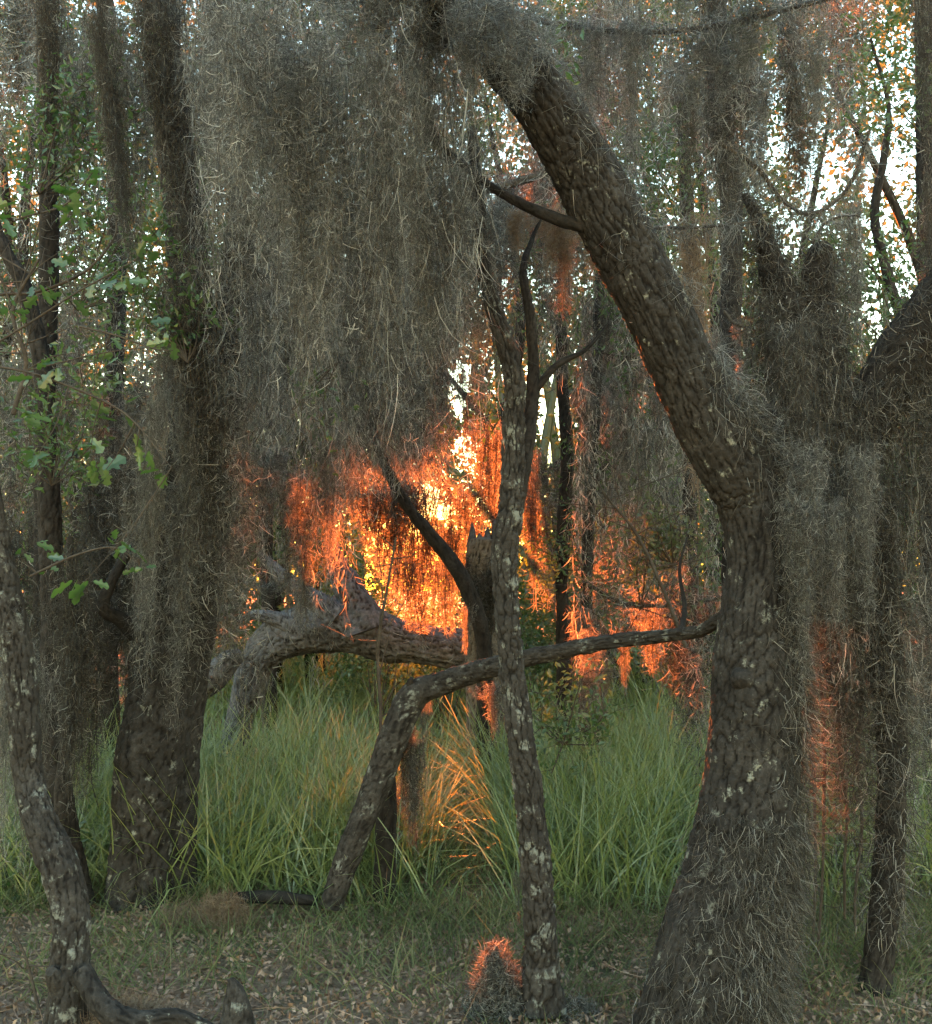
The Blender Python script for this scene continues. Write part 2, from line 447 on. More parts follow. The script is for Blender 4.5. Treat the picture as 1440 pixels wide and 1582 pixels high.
ct = thing('slender_tree', 'slender lichen spotted tree standing upright in the centre of the clearing', 'tree', at(835, 1540, 4.1))
tree_part('trunk', ct, [(838, 1560, 72, 4.1), (836, 1500, 55, 4.1), (833, 1400, 46, 4.1), (822, 1270, 43, 4.1), (806, 1150, 40, 4.1), (791, 1030, 36, 4.1), (782, 930, 36, 4.1), (780, 850, 38, 4.1), (790, 780, 38, 4.1), (793, 680, 33, 4.1), (795, 590, 31, 4.1), (778, 520, 29, 4.1), (758, 460, 24, 4.12), (745, 400, 21, 4.15), (740, 320, 17, 4.2), (730, 200, 14, 4.3)], m=M_barkl, nu=80, step=.0085, bk=.014, cell=(.024, .08), seed=31)
tree_part('limb', ct, [(795, 790, 26, 4.1), (812, 700, 24, 4.15), (822, 620, 22, 4.2), (824, 560, 18, 4.2), (818, 480, 15, 4.2), (808, 420, 12, 4.25), (822, 370, 7, 4.3), (838, 335, 3, 4.3)], m=M_barkd, nu=30, step=.015, bk=.005, seed=32)
tree_part('limb', ct, [(822, 610, 14, 4.2), (845, 580, 12, 4.2), (866, 560, 11, 4.22), (905, 540, 7, 4.25), (940, 500, 4, 4.3)], m=M_barkd, nu=16, step=.02, bk=.002, seed=33)

fb = thing('fallen_branch', 'bent grey branch leaning from the ground and running right behind the slender tree', 'branch', at(518, 1395, 5.1))
tree_part('stem', fb, [(512, 1400, 34, 5.1), (535, 1330, 38, 5.1), (562, 1262, 40, 5.1), (590, 1190, 44, 5.1), (612, 1130, 46, 5.1), (640, 1075, 44, 5.1), (685, 1055, 36, 5.05), (745, 1035, 32, 4.9), (810, 1018, 26, 4.75), (880, 1003, 24, 4.6), (950, 990, 22, 4.5), (1020, 983, 20, 4.4), (1080, 975, 18, 4.25), (1120, 952, 20, 4.1)], m=M_barkl, nu=44, step=.012, bk=.008, cell=(.022, .09), seed=41)
tree_part('twig', fb, [(640, 1075, 18, 5.1), (634, 1058, 14, 5.08), (636, 1048, 6, 5.05)], m=M_barkd, nu=14, step=.02, bk=.002, seed=42)
tree_part('twig', fb, [(1050, 980, 12, 4.3), (1058, 940, 8, 4.4), (1050, 880, 5, 4.5), (1062, 830, 3, 4.6)], m=M_barkd, nu=10, step=.03, bk=0, seed=43)

lt = thing('oak_tree', 'stout dark barked oak at the left with two close stems and a wide furrowed foot', 'tree', at(240, 1400, 5.3))
STOUT = tree_part('trunk', lt, [(212, 1430, 116, 5.3), (214, 1390, 98, 5.3), (220, 1300, 94, 5.3), (236, 1180, 108, 5.3), (250, 1080, 100, 5.3), (262, 950, 92, 5.3), (285, 800, 84, 5.3), (300, 650, 74, 5.3), (300, 520, 66, 5.3), (285, 350, 56, 5.3), (262, 150, 52, 5.25), (240, -60, 48, 5.2)], nu=100, step=.014, bk=.02, cell=(.034, .2), seed=51)
tree_part('trunk', lt, [(272, 1400, 60, 5.4), (272, 1250, 62, 5.4), (285, 1100, 60, 5.4), (308, 930, 62, 5.4), (330, 760, 56, 5.4), (345, 620, 48, 5.4), (350, 480, 40, 5.4), (372, 300, 34, 5.4), (345, 100, 30, 5.35), (330, -80, 26, 5.3)], nu=50, step=.018, bk=.011, seed=52)
tree_part('limb', lt, [(250, 1020, 30, 5.3), (190, 960, 24, 5.2), (160, 930, 18, 5.1), (215, 820, 14, 5.2)], m=M_barkd, nu=20, step=.02, bk=.003, seed=53)

ls = thing('thin_tree', 'thin dark stem just left of the stout oak, ragged bark', 'tree', at(118, 1400, 5.2))
tree_part('trunk', ls, [(124, 1400, 44, 5.2), (112, 1330, 38, 5.2), (92, 1220, 36, 5.2), (84, 1080, 38, 5.2), (82, 950, 34, 5.2), (78, 820, 34, 5.2), (72, 680, 30, 5.2), (64, 560, 26, 5.2), (40, 450, 24, 5.2), (10, 390, 20, 5.2), (-30, 300, 18, 5.2)], m=M_barkd, nu=44, step=.014, bk=.009, seed=61)
tree_part('limb', ls, [(120, 1400, 30, 5.15), (100, 1310, 24, 5.12), (96, 1220, 22, 5.1), (106, 1120, 18, 5.1), (110, 980, 14, 5.1), (108, 830, 10, 5.1)], m=M_barkd, nu=24, step=.02, bk=.004, seed=62)
tree_part('trunk', thing('thin_tree', 'straight dark moss clad stem high at the upper left', 'tree', at(75, 300, 6)), [(70, 1250, 30, 6), (68, 700, 30, 6), (76, 400, 30, 6), (74, 200, 30, 6), (70, -60, 30, 6)], m=M_barkd, nu=30, step=.02, bk=.006, seed=63)

lf = thing('leaning_tree', 'crooked pale lichen tree leaning at the bottom left corner', 'tree', at(100, 1590, 3.85))
tree_part('trunk', lf, [(96, 1640, 80, 3.85), (104, 1560, 60, 3.85), (108, 1480, 56, 3.87), (108, 1400, 54, 3.9), (92, 1340, 54, 3.92), (62, 1270, 48, 3.95), (45, 1200, 42, 4.0), (38, 1120, 44, 4.0), (28, 1020, 44, 4.0), (10, 920, 42, 4.0), (-10, 820, 40, 4.0), (-40, 650, 34, 4.0)], m=M_barkl, nu=70, step=.01, bk=.012, cell=(.026, .09), seed=71)
tree_part('limb', lf, [(98, 1560, 26, 3.85), (84, 1510, 24, 3.8), (78, 1500, 16, 3.78)], m=M_barkl, nu=20, step=.01, bk=.004, seed=72)

# middle distance stems
mid_stems = [
 ('dark_stem', 'black leaning trunk crossing the orange glow', [(752, 1262, 32, 8.6), (750, 1180, 26, 8.6), (748, 1080, 24, 8.6), (746, 985, 24, 8.6), (712, 890, 24, 8.6), (660, 820, 20, 8.6), (625, 775, 18, 8.6), (590, 700, 16, 8.6), (560, 560, 20, 8.6), (550, 400, 18, 8.6)], M_barkd),
 ('dark_stem', 'dark upright trunk just right of the orange curtain beside the slender tree', [(872, 1100, 26, 8.8), (872, 1000, 24, 8.8), (868, 900, 20, 8.8), (872, 800, 22, 8.8), (876, 700, 20, 8.8), (868, 560, 18, 8.8), (870, 350, 16, 8.8)], M_barkd),
 ('dark_stem', 'thin trunk half hidden behind moss left of the glow', [(415, 960, 20, 12.5), (412, 800, 20, 12.5), (430, 600, 18, 12.5), (425, 300, 16, 12.5)], M_barkd),
 ('leafless_stem', 'thin grey trunk standing in the grass right of the slender tree', [(905, 1180, 22, 8), (905, 1000, 20, 8), (910, 800, 18, 8), (925, 500, 16, 8), (930, 200, 14, 8)], M_bark),
 ('post_like_stem', 'short upright stub propping the bent branch in the grass', [(594, 1380, 34, 5.5), (596, 1300, 32, 5.5), (598, 1200, 26, 5.5), (600, 1150, 18, 5.5)], M_barkd),
 ('dark_stem', 'dark trunk beyond the large oak with its top in the leaves', [(1068, 900, 22, 8.5), (1066, 700, 22, 8.5), (1075, 480, 24, 8.5), (1060, 300, 22, 8.5), (1050, 100, 14, 8.5)], M_barkd),
 ('dark_stem', 'upright trunk between the curved limb and the right fork', [(1130, 900, 30, 9.5), (1128, 600, 32, 9.5), (1130, 300, 34, 9.5), (1112, 120, 32, 9.5), (1105, -60, 30, 9.5)], M_barkd),
 ('dark_stem', 'crooked bare limb against the bright sky at the upper right', [(1440, 700, 20, 8), (1370, 420, 16, 8), (1352, 330, 14, 8), (1368, 230, 12, 8), (1372, 160, 7, 8), (1345, 60, 4, 8)], M_barkd),
 ('dark_stem', 'straight trunk at the far right edge of the view', [(1440, 900, 34, 7), (1436, 500, 34, 7), (1432, 250, 32, 7), (1428, -60, 30, 7)], M_barkd),
 ('dark_stem', 'trunk in shade behind the moss curtain at the left', [(170, 1180, 34, 8), (165, 900, 32, 8), (176, 600, 30, 8), (180, 300, 28, 8), (160, -40, 28, 8)], M_barkd),
]
for i, (nm, lb, rows, m) in enumerate(mid_stems):
    yg = 910 + F * 1.95 / rows[0][3]
    if rows[0][1] < yg - 20 and 'behind the fallen' not in lb: rows = [(rows[0][0] + 4, yg, rows[0][2] * 1.15, rows[0][3])] + rows
    t = thing(nm, lb, 'tree trunk', at(rows[0][0], rows[0][1], rows[0][3]))
    tree_part('trunk', t, rows, m=m, nu=26, step=.03, bk=.008, cell=(.05, .12), seed=100 + i, wob=.1)

# snag
sn = thing('broken_snag', 'grey broken snag with jagged top behind the slender tree', 'dead tree', at(748, 1090, 9.1))
tree_part('trunk', sn, [(756, 1245, 66, 9.1), (752, 1150, 62, 9.1), (748, 1050, 56, 9.1), (745, 950, 54, 9.1), (745, 870, 52, 9.1), (748, 835, 46, 9.1)], m=bark('snag wood', (.06, .05, .04), (.14, .12, .10), (.24, .215, .18)), nu=60, step=.02, bk=.016, cell=(.03, .5), seed=130)
for k, (dx, h) in enumerate([(-20, 30), (-8, 14), (6, 24), (18, 36)]):
    tree_part('splinter', sn, [(748 + dx, 845, 16, 9.1), (748 + dx * .9, 838 - h * .6, 9, 9.1), (748 + dx * .95, 838 - h, 2, 9.1)], m=M_dead, nu=8, step=.02, bk=0, seed=131 + k)

# fallen grey log
fl = thing('fallen_log', 'weathered silver grey fallen oak with broken limbs lying across the glow', 'log', at(560, 1010, 10.2))
tree_part('trunk', fl, [(770, 1010, 40, 10.2), (730, 1006, 56, 10.2), (680, 1000, 62, 10.2), (610, 988, 70, 10.2), (545, 968, 84, 10.2), (480, 968, 78, 10.2), (430, 988, 64, 10.2), (400, 1020, 52, 10.2), (380, 1080, 44, 10.2), (362, 1150, 40, 10.2), (352, 1230, 40, 10.2)], m=M_dead, nu=90, step=.02, bk=.028, cell=(.045, .5), seed=140, wob=.16)
tree_part('limb', fl, [(562, 975, 80, 10.15), (545, 925, 50, 10.15), (524, 880, 34, 10.15), (514, 845, 18, 10.15), (508, 808, 3, 10.15)], m=M_dead, nu=50, step=.02, bk=.022, cell=(.035, .5), seed=141, wob=.15)
tree_part('limb', fl, [(520, 955, 44, 10.05), (475, 920, 30, 10.05), (435, 890, 22, 10.05), (408, 862, 12, 10.05), (396, 850, 3, 10.05)], m=M_dead, nu=40, step=.02, bk=.016, cell=(.03, .4), seed=142, wob=.15)
tree_part('limb', fl, [(470, 975, 34, 10.05), (430, 958, 24, 10.05), (395, 950, 16, 10.05), (368, 960, 3, 10.05)], m=M_dead, nu=30, step=.02, bk=.014, cell=(.03, .4), seed=143, wob=.15)
t = thing('fallen_log', 'low pale log lying in the grass behind the stout left oak', 'log', at(330, 1050, 9.5))
tree_part('trunk', t, [(290, 1075, 40, 9.5), (325, 1050, 44, 9.5), (350, 1025, 36, 9.5), (372, 1010, 20, 9.5)], m=M_dead, nu=30, step=.03, bk=.02, cell=(.08, .3), seed=144)
t = thing('fallen_branch', 'dark rotten stick lying in the grass in front of the bent branch', 'branch', at(420, 1390, 5.2))
tree_part('stem', t, [(350, 1388, 16, 5.2), (420, 1386, 20, 5.2), (490, 1392, 14, 5.2)], m=M_barkd, nu=14, step=.03, bk=.003, seed=145)
# stubs on the clearing floor
t = thing('tree_stump', 'low broken stump under a clump of orange lit moss beside the slender tree', 'stump', at(768, 1540, 4.15))
tree_part('trunk', t, [(768, 1560, 44, 4.15), (768, 1510, 30, 4.15), (762, 1475, 22, 4.15), (766, 1455, 4, 4.15)], m=M_barkd, nu=30, step=.015, bk=.008, seed=146)
t = thing('tree_stump', 'short mossy stub standing in leaf litter at the bottom of the clearing', 'stump', at(368, 1585, 3.8))
tree_part('trunk', t, [(368, 1600, 60, 3.8), (366, 1560, 42, 3.8), (362, 1530, 26, 3.8), (356, 1512, 8, 3.8)], m=M_barkl, nu=30, step=.012, bk=.008, seed=147)
t = thing('tree_root', 'mossy arched root running over the ground from the leaning corner tree', 'root', at(180, 1575, 3.75))
tree_part('stem', t, [(125, 1500, 30, 3.8), (160, 1555, 34, 3.75), (210, 1580, 34, 3.72), (270, 1572, 26, 3.75), (330, 1590, 14, 3.75)], m=M_bark, nu=24, step=.015, bk=.006, seed=148)

# top bough and thin boughs that carry the moss
boughs = [
 ('hanging_branch', 'thin sagging branch strung across the top right with moss', [(700, -30, 14, 4.6), (770, 10, 14, 4.6), (850, 35, 15, 4.6), (950, 48, 15, 4.6), (1060, 46, 14, 4.6), (1160, 28, 13, 4.6), (1290, -5, 12, 4.6)]),
 ('hanging_branch', 'thin drooping twig across the right fork under the leaves', [(1110, 220, 12, 4.8), (1170, 260, 12, 4.8), (1210, 310, 11, 4.8), (1255, 330, 10, 4.8), (1310, 290, 9, 4.8), (1345, 200, 6, 4.8)]),
 ('hanging_branch', 'near level twig reaching from the curved limb to the right fork', [(1000, 352, 9, 4.2), (1060, 352, 8, 4.2), (1120, 348, 7, 4.2), (1170, 342, 6, 4.2)]),
 ('hanging_branch', 'small arched twig on top of the right fork stub', [(1255, 376, 8, 4.2), (1275, 345, 7, 4.2), (1310, 332, 6, 4.2), (1330, 335, 4, 4.2)]),
 ('hanging_branch', 'level bough hidden in the thick moss over the middle', [(240, -20, 30, 4.4), (400, -30, 34, 4.3), (560, -10, 36, 4.2), (700, -60, 38, 4.1)]),
 ('hanging_branch', 'fine dark bough above the glow holding the back moss curtain', [(380, 330, 18, 7), (480, 300, 22, 7), (600, 280, 24, 7), (720, 300, 22, 7), (900, 250, 20, 7)]),
 ('hanging_branch', 'low thin bough carrying moss behind the bent branch at the right', [(900, 900, 12, 7), (960, 930, 12, 7), (1040, 935, 11, 7), (1130, 920, 10, 7)]),
 ('hanging_branch', 'bare twig crossing left of the stout oak', [(0, 455, 8, 4), (60, 450, 8, 4), (130, 420, 7, 4), (175, 370, 5, 4), (180, 340, 3, 4)]),
 ('hanging_branch', 'short broken twig beside the curved limb at the right', [(1118, 480, 8, 5), (1135, 500, 8, 5), (1155, 508, 6, 5), (1120, 520, 5, 5)]),
]
BOUGH = []
for i, (nm, lb, rows) in enumerate(boughs):
    if i != 4: rows = [(a_, b_2, c_ * .6, d_) for a_, b_2, c_, d_ in rows]
    t = thing(nm, lb, 'branch', at(rows[0][0], rows[0][1], rows[0][3]))
    BOUGH.append(tree_part('stem', t, rows, m=M_twig, nu=14, step=.02, bk=.002, seed=160 + i, wob=.15))

# ------------------------------------------------------------------ Spanish moss
def drape_mesh(seed, Lm, Wd, n, wl, ww, m, K=22, core=0.0, prof=None, curl=1.5, segs=4, depth=.6):
    """a hanging clump: strands that wander down from the top, each with curling wisps"""
    r = np.random.default_rng(seed)
    k = r.integers(0, K, n)
    x0 = r.normal(0, .34, K) * Wd; y0 = r.normal(0, .34, K) * Wd * depth
    lk = Lm * np.clip(1 - .9 * np.abs(x0 / Wd) ** 1.2 - r.uniform(0, .55, K), .22, 1)
    z0 = -r.uniform(0, .12, K) * Lm
    u = r.random(n)
    z = z0[k] - u * lk[k]
    fx = r.uniform(1.5, 5, K); ph = r.uniform(0, 6, K); am = r.uniform(.01, .05, K)
    pinch = 1 - .35 * u
    x = x0[k] * pinch + am[k] * np.sin(z * fx[k] + ph[k]) + r.normal(0, .022 + .008 * Wd, n)
    y = y0[k] * pinch + am[k] * np.cos(z * fx[k] * 1.1 + ph[k]) + r.normal(0, .022, n)
    P = np.stack([x, y, z], -1)
    D = r.normal(size=(n, 3)) * np.array([1, 1, .7]) + np.array([0, 0, -.75])
    mb = MB()
    tint = np.clip(.48 + .27 * r.normal(size=n) + .15 * (r.random(K)[k] - .5), 0, 1)
    ribbons(mb, P, D, wl * r.uniform(.5, 1.4, n), ww * r.uniform(.6, 1.3, n), r, 3, curl, tint, droop=.25)
    # long running strands
    for q in range(K):
        m_ = 10; zz = np.linspace(0, 1, m_)
        z_ = z0[q] - zz * lk[q] * 1.02
        px_ = x0[q] * (1 - .35 * zz) + am[q] * np.sin(z_ * fx[q] + ph[q]); py_ = y0[q] * (1 - .35 * zz) + am[q] * np.cos(z_ * fx[q] * 1.1 + ph[q])
        c = np.stack([px_, py_, z_], -1)
        s_ = unit(r.normal(size=3) * np.array([1, 1, .1])) * ww * .6
        V = np.stack([c - s_, c + s_], 1)
        i = np.arange(m_ - 1)[:, None] * 2
        mb.add(V, q=i + np.array([[0, 1, 3, 2]]), tint=.25)
    return mb.mesh('moss', m)

NEAR = [drape_mesh(200 + i, 1.3, .30, 3000, .08, .0032, M_moss, K=20, curl=2.0) for i in range(4)]
NEARD = [drape_mesh(210 + i, 1.3, .26, 3300, .075, .0034, M_mossd, K=22, curl=1.9) for i in range(2)]
MID = [drape_mesh(220 + i, 1.8, .30, 2600, .11, .0046, M_moss, K=18, curl=1.3) for i in range(3)]
MIDD = [drape_mesh(230 + i, 1.8, .28, 2600, .11, .005, M_mossd, K=18, curl=1.1) for i in range(3)]
MIDB = [drape_mesh(240 + i, 1.6, .28, 2400, .11, .0046, M_mossb, K=18, curl=1.1) for i in range(2)]
GLOW = [drape_mesh(260 + i, 1.5, .34, 1700, .09, .006, M_moss, K=26, curl=1.2, segs=3, depth=.2) for i in range(3)]
BASE_L = {'N': (NEAR, 1.3, .30), 'ND': (NEARD, 1.3, .26), 'M': (MID, 1.8, .30), 'MD': (MIDD, 1.8, .28), 'MB': (MIDB, 1.6, .28), 'G': (GLOW, 1.5, .34)}
rm = np.random.default_rng(99)
ORD = ['leftmost', 'second from the left', 'third from the left', 'fourth from the left', 'fifth from the left', 'sixth from the left', 'seventh from the left', 'eighth from the left', 'ninth from the left', 'rightmost']
def drape(kind, px, y0, y1, Y, wpx, label, group=None, tilt=0.0):
    """moss drape hanging from (px, y0) down to (px, y1) at distance Y"""
    ms, L0, W0 = BASE_L[kind]
    o = bpy.data.objects.new('moss_drape', ms[rm.integers(len(ms))])
    COL.objects.link(o)
    o.location = at(px, y0, Y)
    sz = (y1 - y0) / F * Y / L0 * 1.08
    sx = wpx / F * Y / W0 / 1.15
    flip = rm.choice([-1, 1])
    o.scale = (sx * flip, sx * rm.uniform(.8, 1.2), sz)
    o.rotation_euler = (0, tilt, rm.uniform(-.5, .5) + (math.pi if rm.random() < .5 else 0))
    if tilt: o.rotation_euler = (0, tilt, 0)
    tag(o, label, 'moss', group)
    return o
def drapes(kind, n, xr, y0r, lr, Yr, wr, label, group, avoid=()):
    n = min(n, 10); c = 0; tries = 0; made = []
    while c < n and tries < n * 30:
        tries += 1
        px = xr[0] + (xr[1] - xr[0]) * ((c + rm.random()) / n); y0 = rm.uniform(*y0r); ln = rm.uniform(*lr); Y = rm.uniform(*Yr); w = rm.uniform(*wr)
        if any(ax0 < px + w * .4 and px - w * .4 < ax1 and y0 < ay1 and y0 + ln > ay0 for ax0, ay0, ax1, ay1 in avoid): continue
        made.append(drape(kind, px, y0, y0 + ln, Y, w, label, group)); c += 1
    for i, o in enumerate(made): o['label'] = (ORD[i] if i < len(made) - 1 else ORD[9]) + ' ' + label
LIT = [(828, 580, 882, 760), (688, 550, 735, 760), (540, 745, 700, 1010), (690, 560, 775, 830), (805, 580, 885, 930), (900, 850, 935, 940), (940, 930, 1040, 1070), (1130, 500, 1165, 630), (390, 640, 490, 680), (730, 960, 780, 1130), (395, 890, 430, 960)]

def moss_mass(label, K, per, xr, y0r, lr, Yr, wl, ww, m, jit=.03, curl=1.9, segs=4, seed=1, avoid=(), name='moss_curtain', taper=.3, spread=(.8, .8, .7), down=.7, gap=False, path=None, sv=.14):
    """an uncountable curtain: K strand bundles hanging at random through the region"""
    r = np.random.default_rng(seed)
    px = r.uniform(*xr, K); y0 = r.uniform(*y0r, K); ln = r.uniform(*lr, K); Y = r.uniform(*Yr, K)
    if path is not None:
        pp = path[r.integers(0, len(path), K)]
        tp = pp[:, :3] + r.normal(0, .5, (K, 3)) * pp[:, 3:4]
        px, y0 = pix(tp); Y = tp[:, 1]
    keep = np.ones(K, bool)
    for ax0, ay0, ax1, ay1 in avoid:
        hit = (px > ax0 - 6) & (px < ax1 + 6) & (y0 < ay1) & (y0 + ln > ay0)
        ln = np.where(hit, np.minimum(ln, ay0 - y0 + r.normal(8, 14, K)), ln)
    keep &= ln > 50
    px, y0, ln, Y = px[keep], y0[keep], ln[keep], Y[keep]; K = len(px)
    A = at(px, y0, Y); B = at(px + r.normal(0, 8, K), y0 + ln, Y)
    n = K * per; k = np.repeat(np.arange(K), per); u = r.random(n)
    f = r.uniform(2, 6, K)[k]; ph = r.uniform(0, 6, K)[k]; am = r.uniform(.005, .035, K)[k]
    j = (jit * r.uniform(.5, 1.7, K))[k] * (1 - taper * u)
    P = A[k] * (1 - u[:, None]) + B[k] * u[:, None]
    P += np.stack([am * np.sin(P[:, 2] * f + ph) + r.normal(0, 1, n) * j, am * np.cos(P[:, 2] * f + ph) + r.normal(0, 1, n) * j, r.normal(0, .02, n)], -1)
    if gap:
        g = gapped(P, r) & shaded(P, .05); P = P[g]; n = len(P); k = k[g]
    D = r.normal(size=(n, 3)) * np.array(spread) + np.array([0, 0, -down])
    tint = np.clip(.46 + .25 * r.normal(size=n) + sv * r.normal(size=K)[k], 0, 1)
    mb = MB(); ribbons(mb, P, D, wl * r.uniform(.4, 1.4, n), ww * r.uniform(.6, 1.3, n), r, segs, curl, tint, .2)
    o = mb.obj(name, m, origin=P[0]); tag(o, label, kind='stuff'); return o
# orange lit curtains
for px, y0, y1, Y, w, lb in [
    (590, 735, 900, 9.4, 90, 'glowing orange moss curtain left of the bright sun spot'), (570, 745, 850, 9.3, 50, 'glowing orange moss fringe at the left end of the glow'), (620, 740, 930, 9.3, 50, 'long orange moss drape under the sun spot'),
    (648, 735, 880, 9.35, 70, 'vivid red orange moss right around the sun spot'), (655, 860, 1010, 9.4, 62, 'orange moss drape touching the fallen grey log'), (632, 860, 980, 9.3, 40, 'narrow orange moss drape above the fallen log at its left'),
    (700, 800, 1000, 9.4, 28, 'thin long orange moss strand beside the leaning trunk'), (690, 880, 980, 9.3, 30, 'small orange moss tuft right of the long drape'), (742, 640, 850, 9.4, 60, 'orange and yellow moss drape left of the slender tree'), (725, 560, 760, 9.35, 36, 'thin orange moss veil below the left yellow opening'), (762, 660, 850, 9.35, 34, 'orange moss fringe touching the slender tree on its left'),
    (835, 760, 935, 9.3, 66, 'orange moss bundle right of the slender tree'), (825, 690, 900, 9.35, 36, 'narrow orange moss drape right against the slender tree'), (850, 800, 945, 9.4, 50, 'lowest bright orange moss bundle right of the slender tree'),
    (915, 830, 945, 9, 26, 'small orange moss drape behind the leafy shrub'), (1010, 925, 1050, 8, 62, 'orange moss drape hanging behind the level branch'), (965, 960, 1075, 8, 24, 'narrow orange moss strand under the level branch'), (1055, 840, 960, 8, 26, 'faint orange moss strand near the large oak'),
    (720, 930, 1040, 8.4, 18, 'thin orange moss strand in front of the broken snag'), (762, 1050, 1135, 5.5, 36, 'small orange moss clump under the bent branch by the slender tree'), (545, 735, 810, 9.3, 26, 'small orange moss tuft at the far left of the glow'), (408, 895, 960, 11, 46, 'orange moss patch behind the broken log limb'),
    (330, 915, 1020, 9, 18, 'thin orange sliver of moss at the right edge of the stout oak'), (1148, 490, 640, 8, 32, 'orange tinted moss strand between the curved limb and the fork'), (620, 1200, 1380, 6, 26, 'orange moss strand hanging behind the bent branch stub'), (655, 1070, 1190, 6, 16, 'thin orange moss strand at the elbow of the bent branch'),
    (408, 1035, 1130, 7, 12, 'thin orange moss tip over the water'), (800, 1345, 1420, 4.3, 12, 'tiny orange moss tip at the left of the slender tree'), (615, 120, 215, 8, 24, 'small reddish moss spot high in the grey curtain'), (830, 260, 360, 9, 24, 'small reddish moss spot behind the curved limb')]:
    drape('G', px, y0, y1, Y, w * 1.1, lb)

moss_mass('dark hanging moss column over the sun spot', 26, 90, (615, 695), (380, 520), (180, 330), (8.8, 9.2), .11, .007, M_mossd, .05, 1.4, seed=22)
for k_, (px, y0, y1, w) in enumerate([(582, 750, 880, 40), (606, 755, 960, 44), (630, 750, 905, 40), (645, 800, 985, 44), (664, 745, 900, 40), (682, 800, 975, 36), (706, 760, 900, 34), (728, 740, 880, 34)]):
    drape('G', px, y0, y1, 9.45 + .05 * (k_ % 3), w * 1.3, ORD[k_ if k_ < 7 else 9] + ' small orange strand woven into the glow before the log', 'small orange strands in the glow')
drape('G', 818, 730, 880, 9.25, 40, 'upper orange drape squeezed between slender tree and dark trunk')
drape('G', 856, 700, 860, 9.4, 44, 'upper orange drape before the dark trunk right of the slender tree')
for px_, lb_ in ((1048, 'added sun-blocking dark strand right of the orange drape under the level branch'), (1078, 'added sun-blocking dark strand close to the oak under the level branch')): drape('MD', px_, 900, 1150, 7.5, 50, lb_)  # two strands added to stop low sun leaking onto the right side
# slanting moss ropes upper left
for x0, y0, x1, y1, Y, w, lb in [(150, -60, 208, 470, 4.3, 44, 'dark moss rope slanting down at the upper left'), (240, -60, 300, 480, 4.6, 78, 'thick dark moss column slanting at the upper left'),
      (345, -60, 385, 520, 4.5, 52, 'dark moss rope right of the thick slanting column'), (78, -60, 80, 300, 5.6, 44, 'short straight moss column at the far upper left'), (300, 400, 318, 900, 4.9, 60, 'dark moss column down the front of the stout oak'), (118, 830, 112, 1260, 5.0, 62, 'broad hanging moss clump beside the thin dark stem')]:
    a = at(x0, y0, Y); b = at(x1, y1, Y); tl = math.atan2(b[0] - a[0], a[2] - b[2])
    for k in range(3):
        o = drape('ND', x0 + (k - 1) * w * .12 + (x1 - x0) * k * .12, y0 + k * (y1 - y0) * .14, y1 - (2 - k) * 30, Y + .03 * k, w, ('upper part of ', 'middle part of ', 'lower part of ')[k] + lb, None, tilt=-tl)

moss_mass('thick curtain of curling grey moss filling the upper middle', 250, 130, (310, 740), (-260, 0), (300, 780), (3.5, 5.0), .072, .0026, M_moss, .024, seed=1, sv=.26, spread=(.65, .65, .6), down=.9)
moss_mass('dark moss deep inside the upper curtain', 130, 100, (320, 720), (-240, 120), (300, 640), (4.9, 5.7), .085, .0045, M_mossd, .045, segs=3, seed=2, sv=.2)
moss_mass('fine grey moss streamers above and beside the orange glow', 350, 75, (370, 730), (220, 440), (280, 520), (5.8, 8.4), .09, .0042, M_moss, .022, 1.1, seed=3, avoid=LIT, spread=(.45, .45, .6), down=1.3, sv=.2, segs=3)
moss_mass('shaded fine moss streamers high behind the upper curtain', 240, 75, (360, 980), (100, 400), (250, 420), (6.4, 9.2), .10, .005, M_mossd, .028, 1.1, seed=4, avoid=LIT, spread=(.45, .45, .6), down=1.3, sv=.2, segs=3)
moss_mass('long thin strands hanging through the upper curtain', 230, 16, (300, 750), (-200, 200), (250, 560), (3.3, 4.6), .22, .0021, M_moss, .03, 1.2, 4, seed=31, spread=(.10, .10, .2), down=1.2, sv=.25)
moss_mass('long thin strands over the forked tree', 45, 14, (1190, 1440), (420, 700), (250, 560), (3.8, 4.2), .20, .0021, M_mossd, .03, 1.3, 4, seed=32, spread=(.10, .10, .2), down=1.2, sv=.25)
moss_mass('low fine streamers veiling the fallen log', 120, 70, (340, 600), (600, 760), (150, 300), (6.5, 9.5), .09, .004, M_moss, .02, 1.1, seed=23, avoid=LIT, spread=(.4, .4, .6), down=1.4, sv=.2, segs=3)
drapes('N', 16, (330, 700), (-100, 120), (300, 500), (3.3, 3.7), (80, 130), 'grey drape hung before the thick upper curtain', 'front drapes of the thick curtain')
drapes('N', 12, (420, 760), (120, 330), (200, 330), (3.5, 4.6), (60, 110), 'wispy drape low in the curtain beside the slender tree', 'wispy low moss of the upper curtain')
drapes('N', 9, (560, 800), (-120, 20), (120, 260), (3.3, 3.6), (70, 120), 'pale moss tuft on the curved limb top', 'pale moss tufts on the curved limb')
drapes('M', 14, (390, 720), (400, 560), (180, 320), (6.0, 8.0), (40, 70), 'long grey streamer right above the orange glow', 'grey streamers above the glow', LIT)
drapes('M', 12, (340, 560), (560, 720), (180, 330), (6.5, 9.5), (30, 60), 'grey streamer in front of the fallen log', 'grey streamers before the fallen log', LIT)
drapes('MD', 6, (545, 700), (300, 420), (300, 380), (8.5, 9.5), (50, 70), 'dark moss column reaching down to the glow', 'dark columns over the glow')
drapes('M', 10, (700, 900), (120, 380), (200, 330), (6.5, 8.5), (40, 70), 'thin streamer behind the slender tree top', 'streamers behind the slender tree top', LIT)
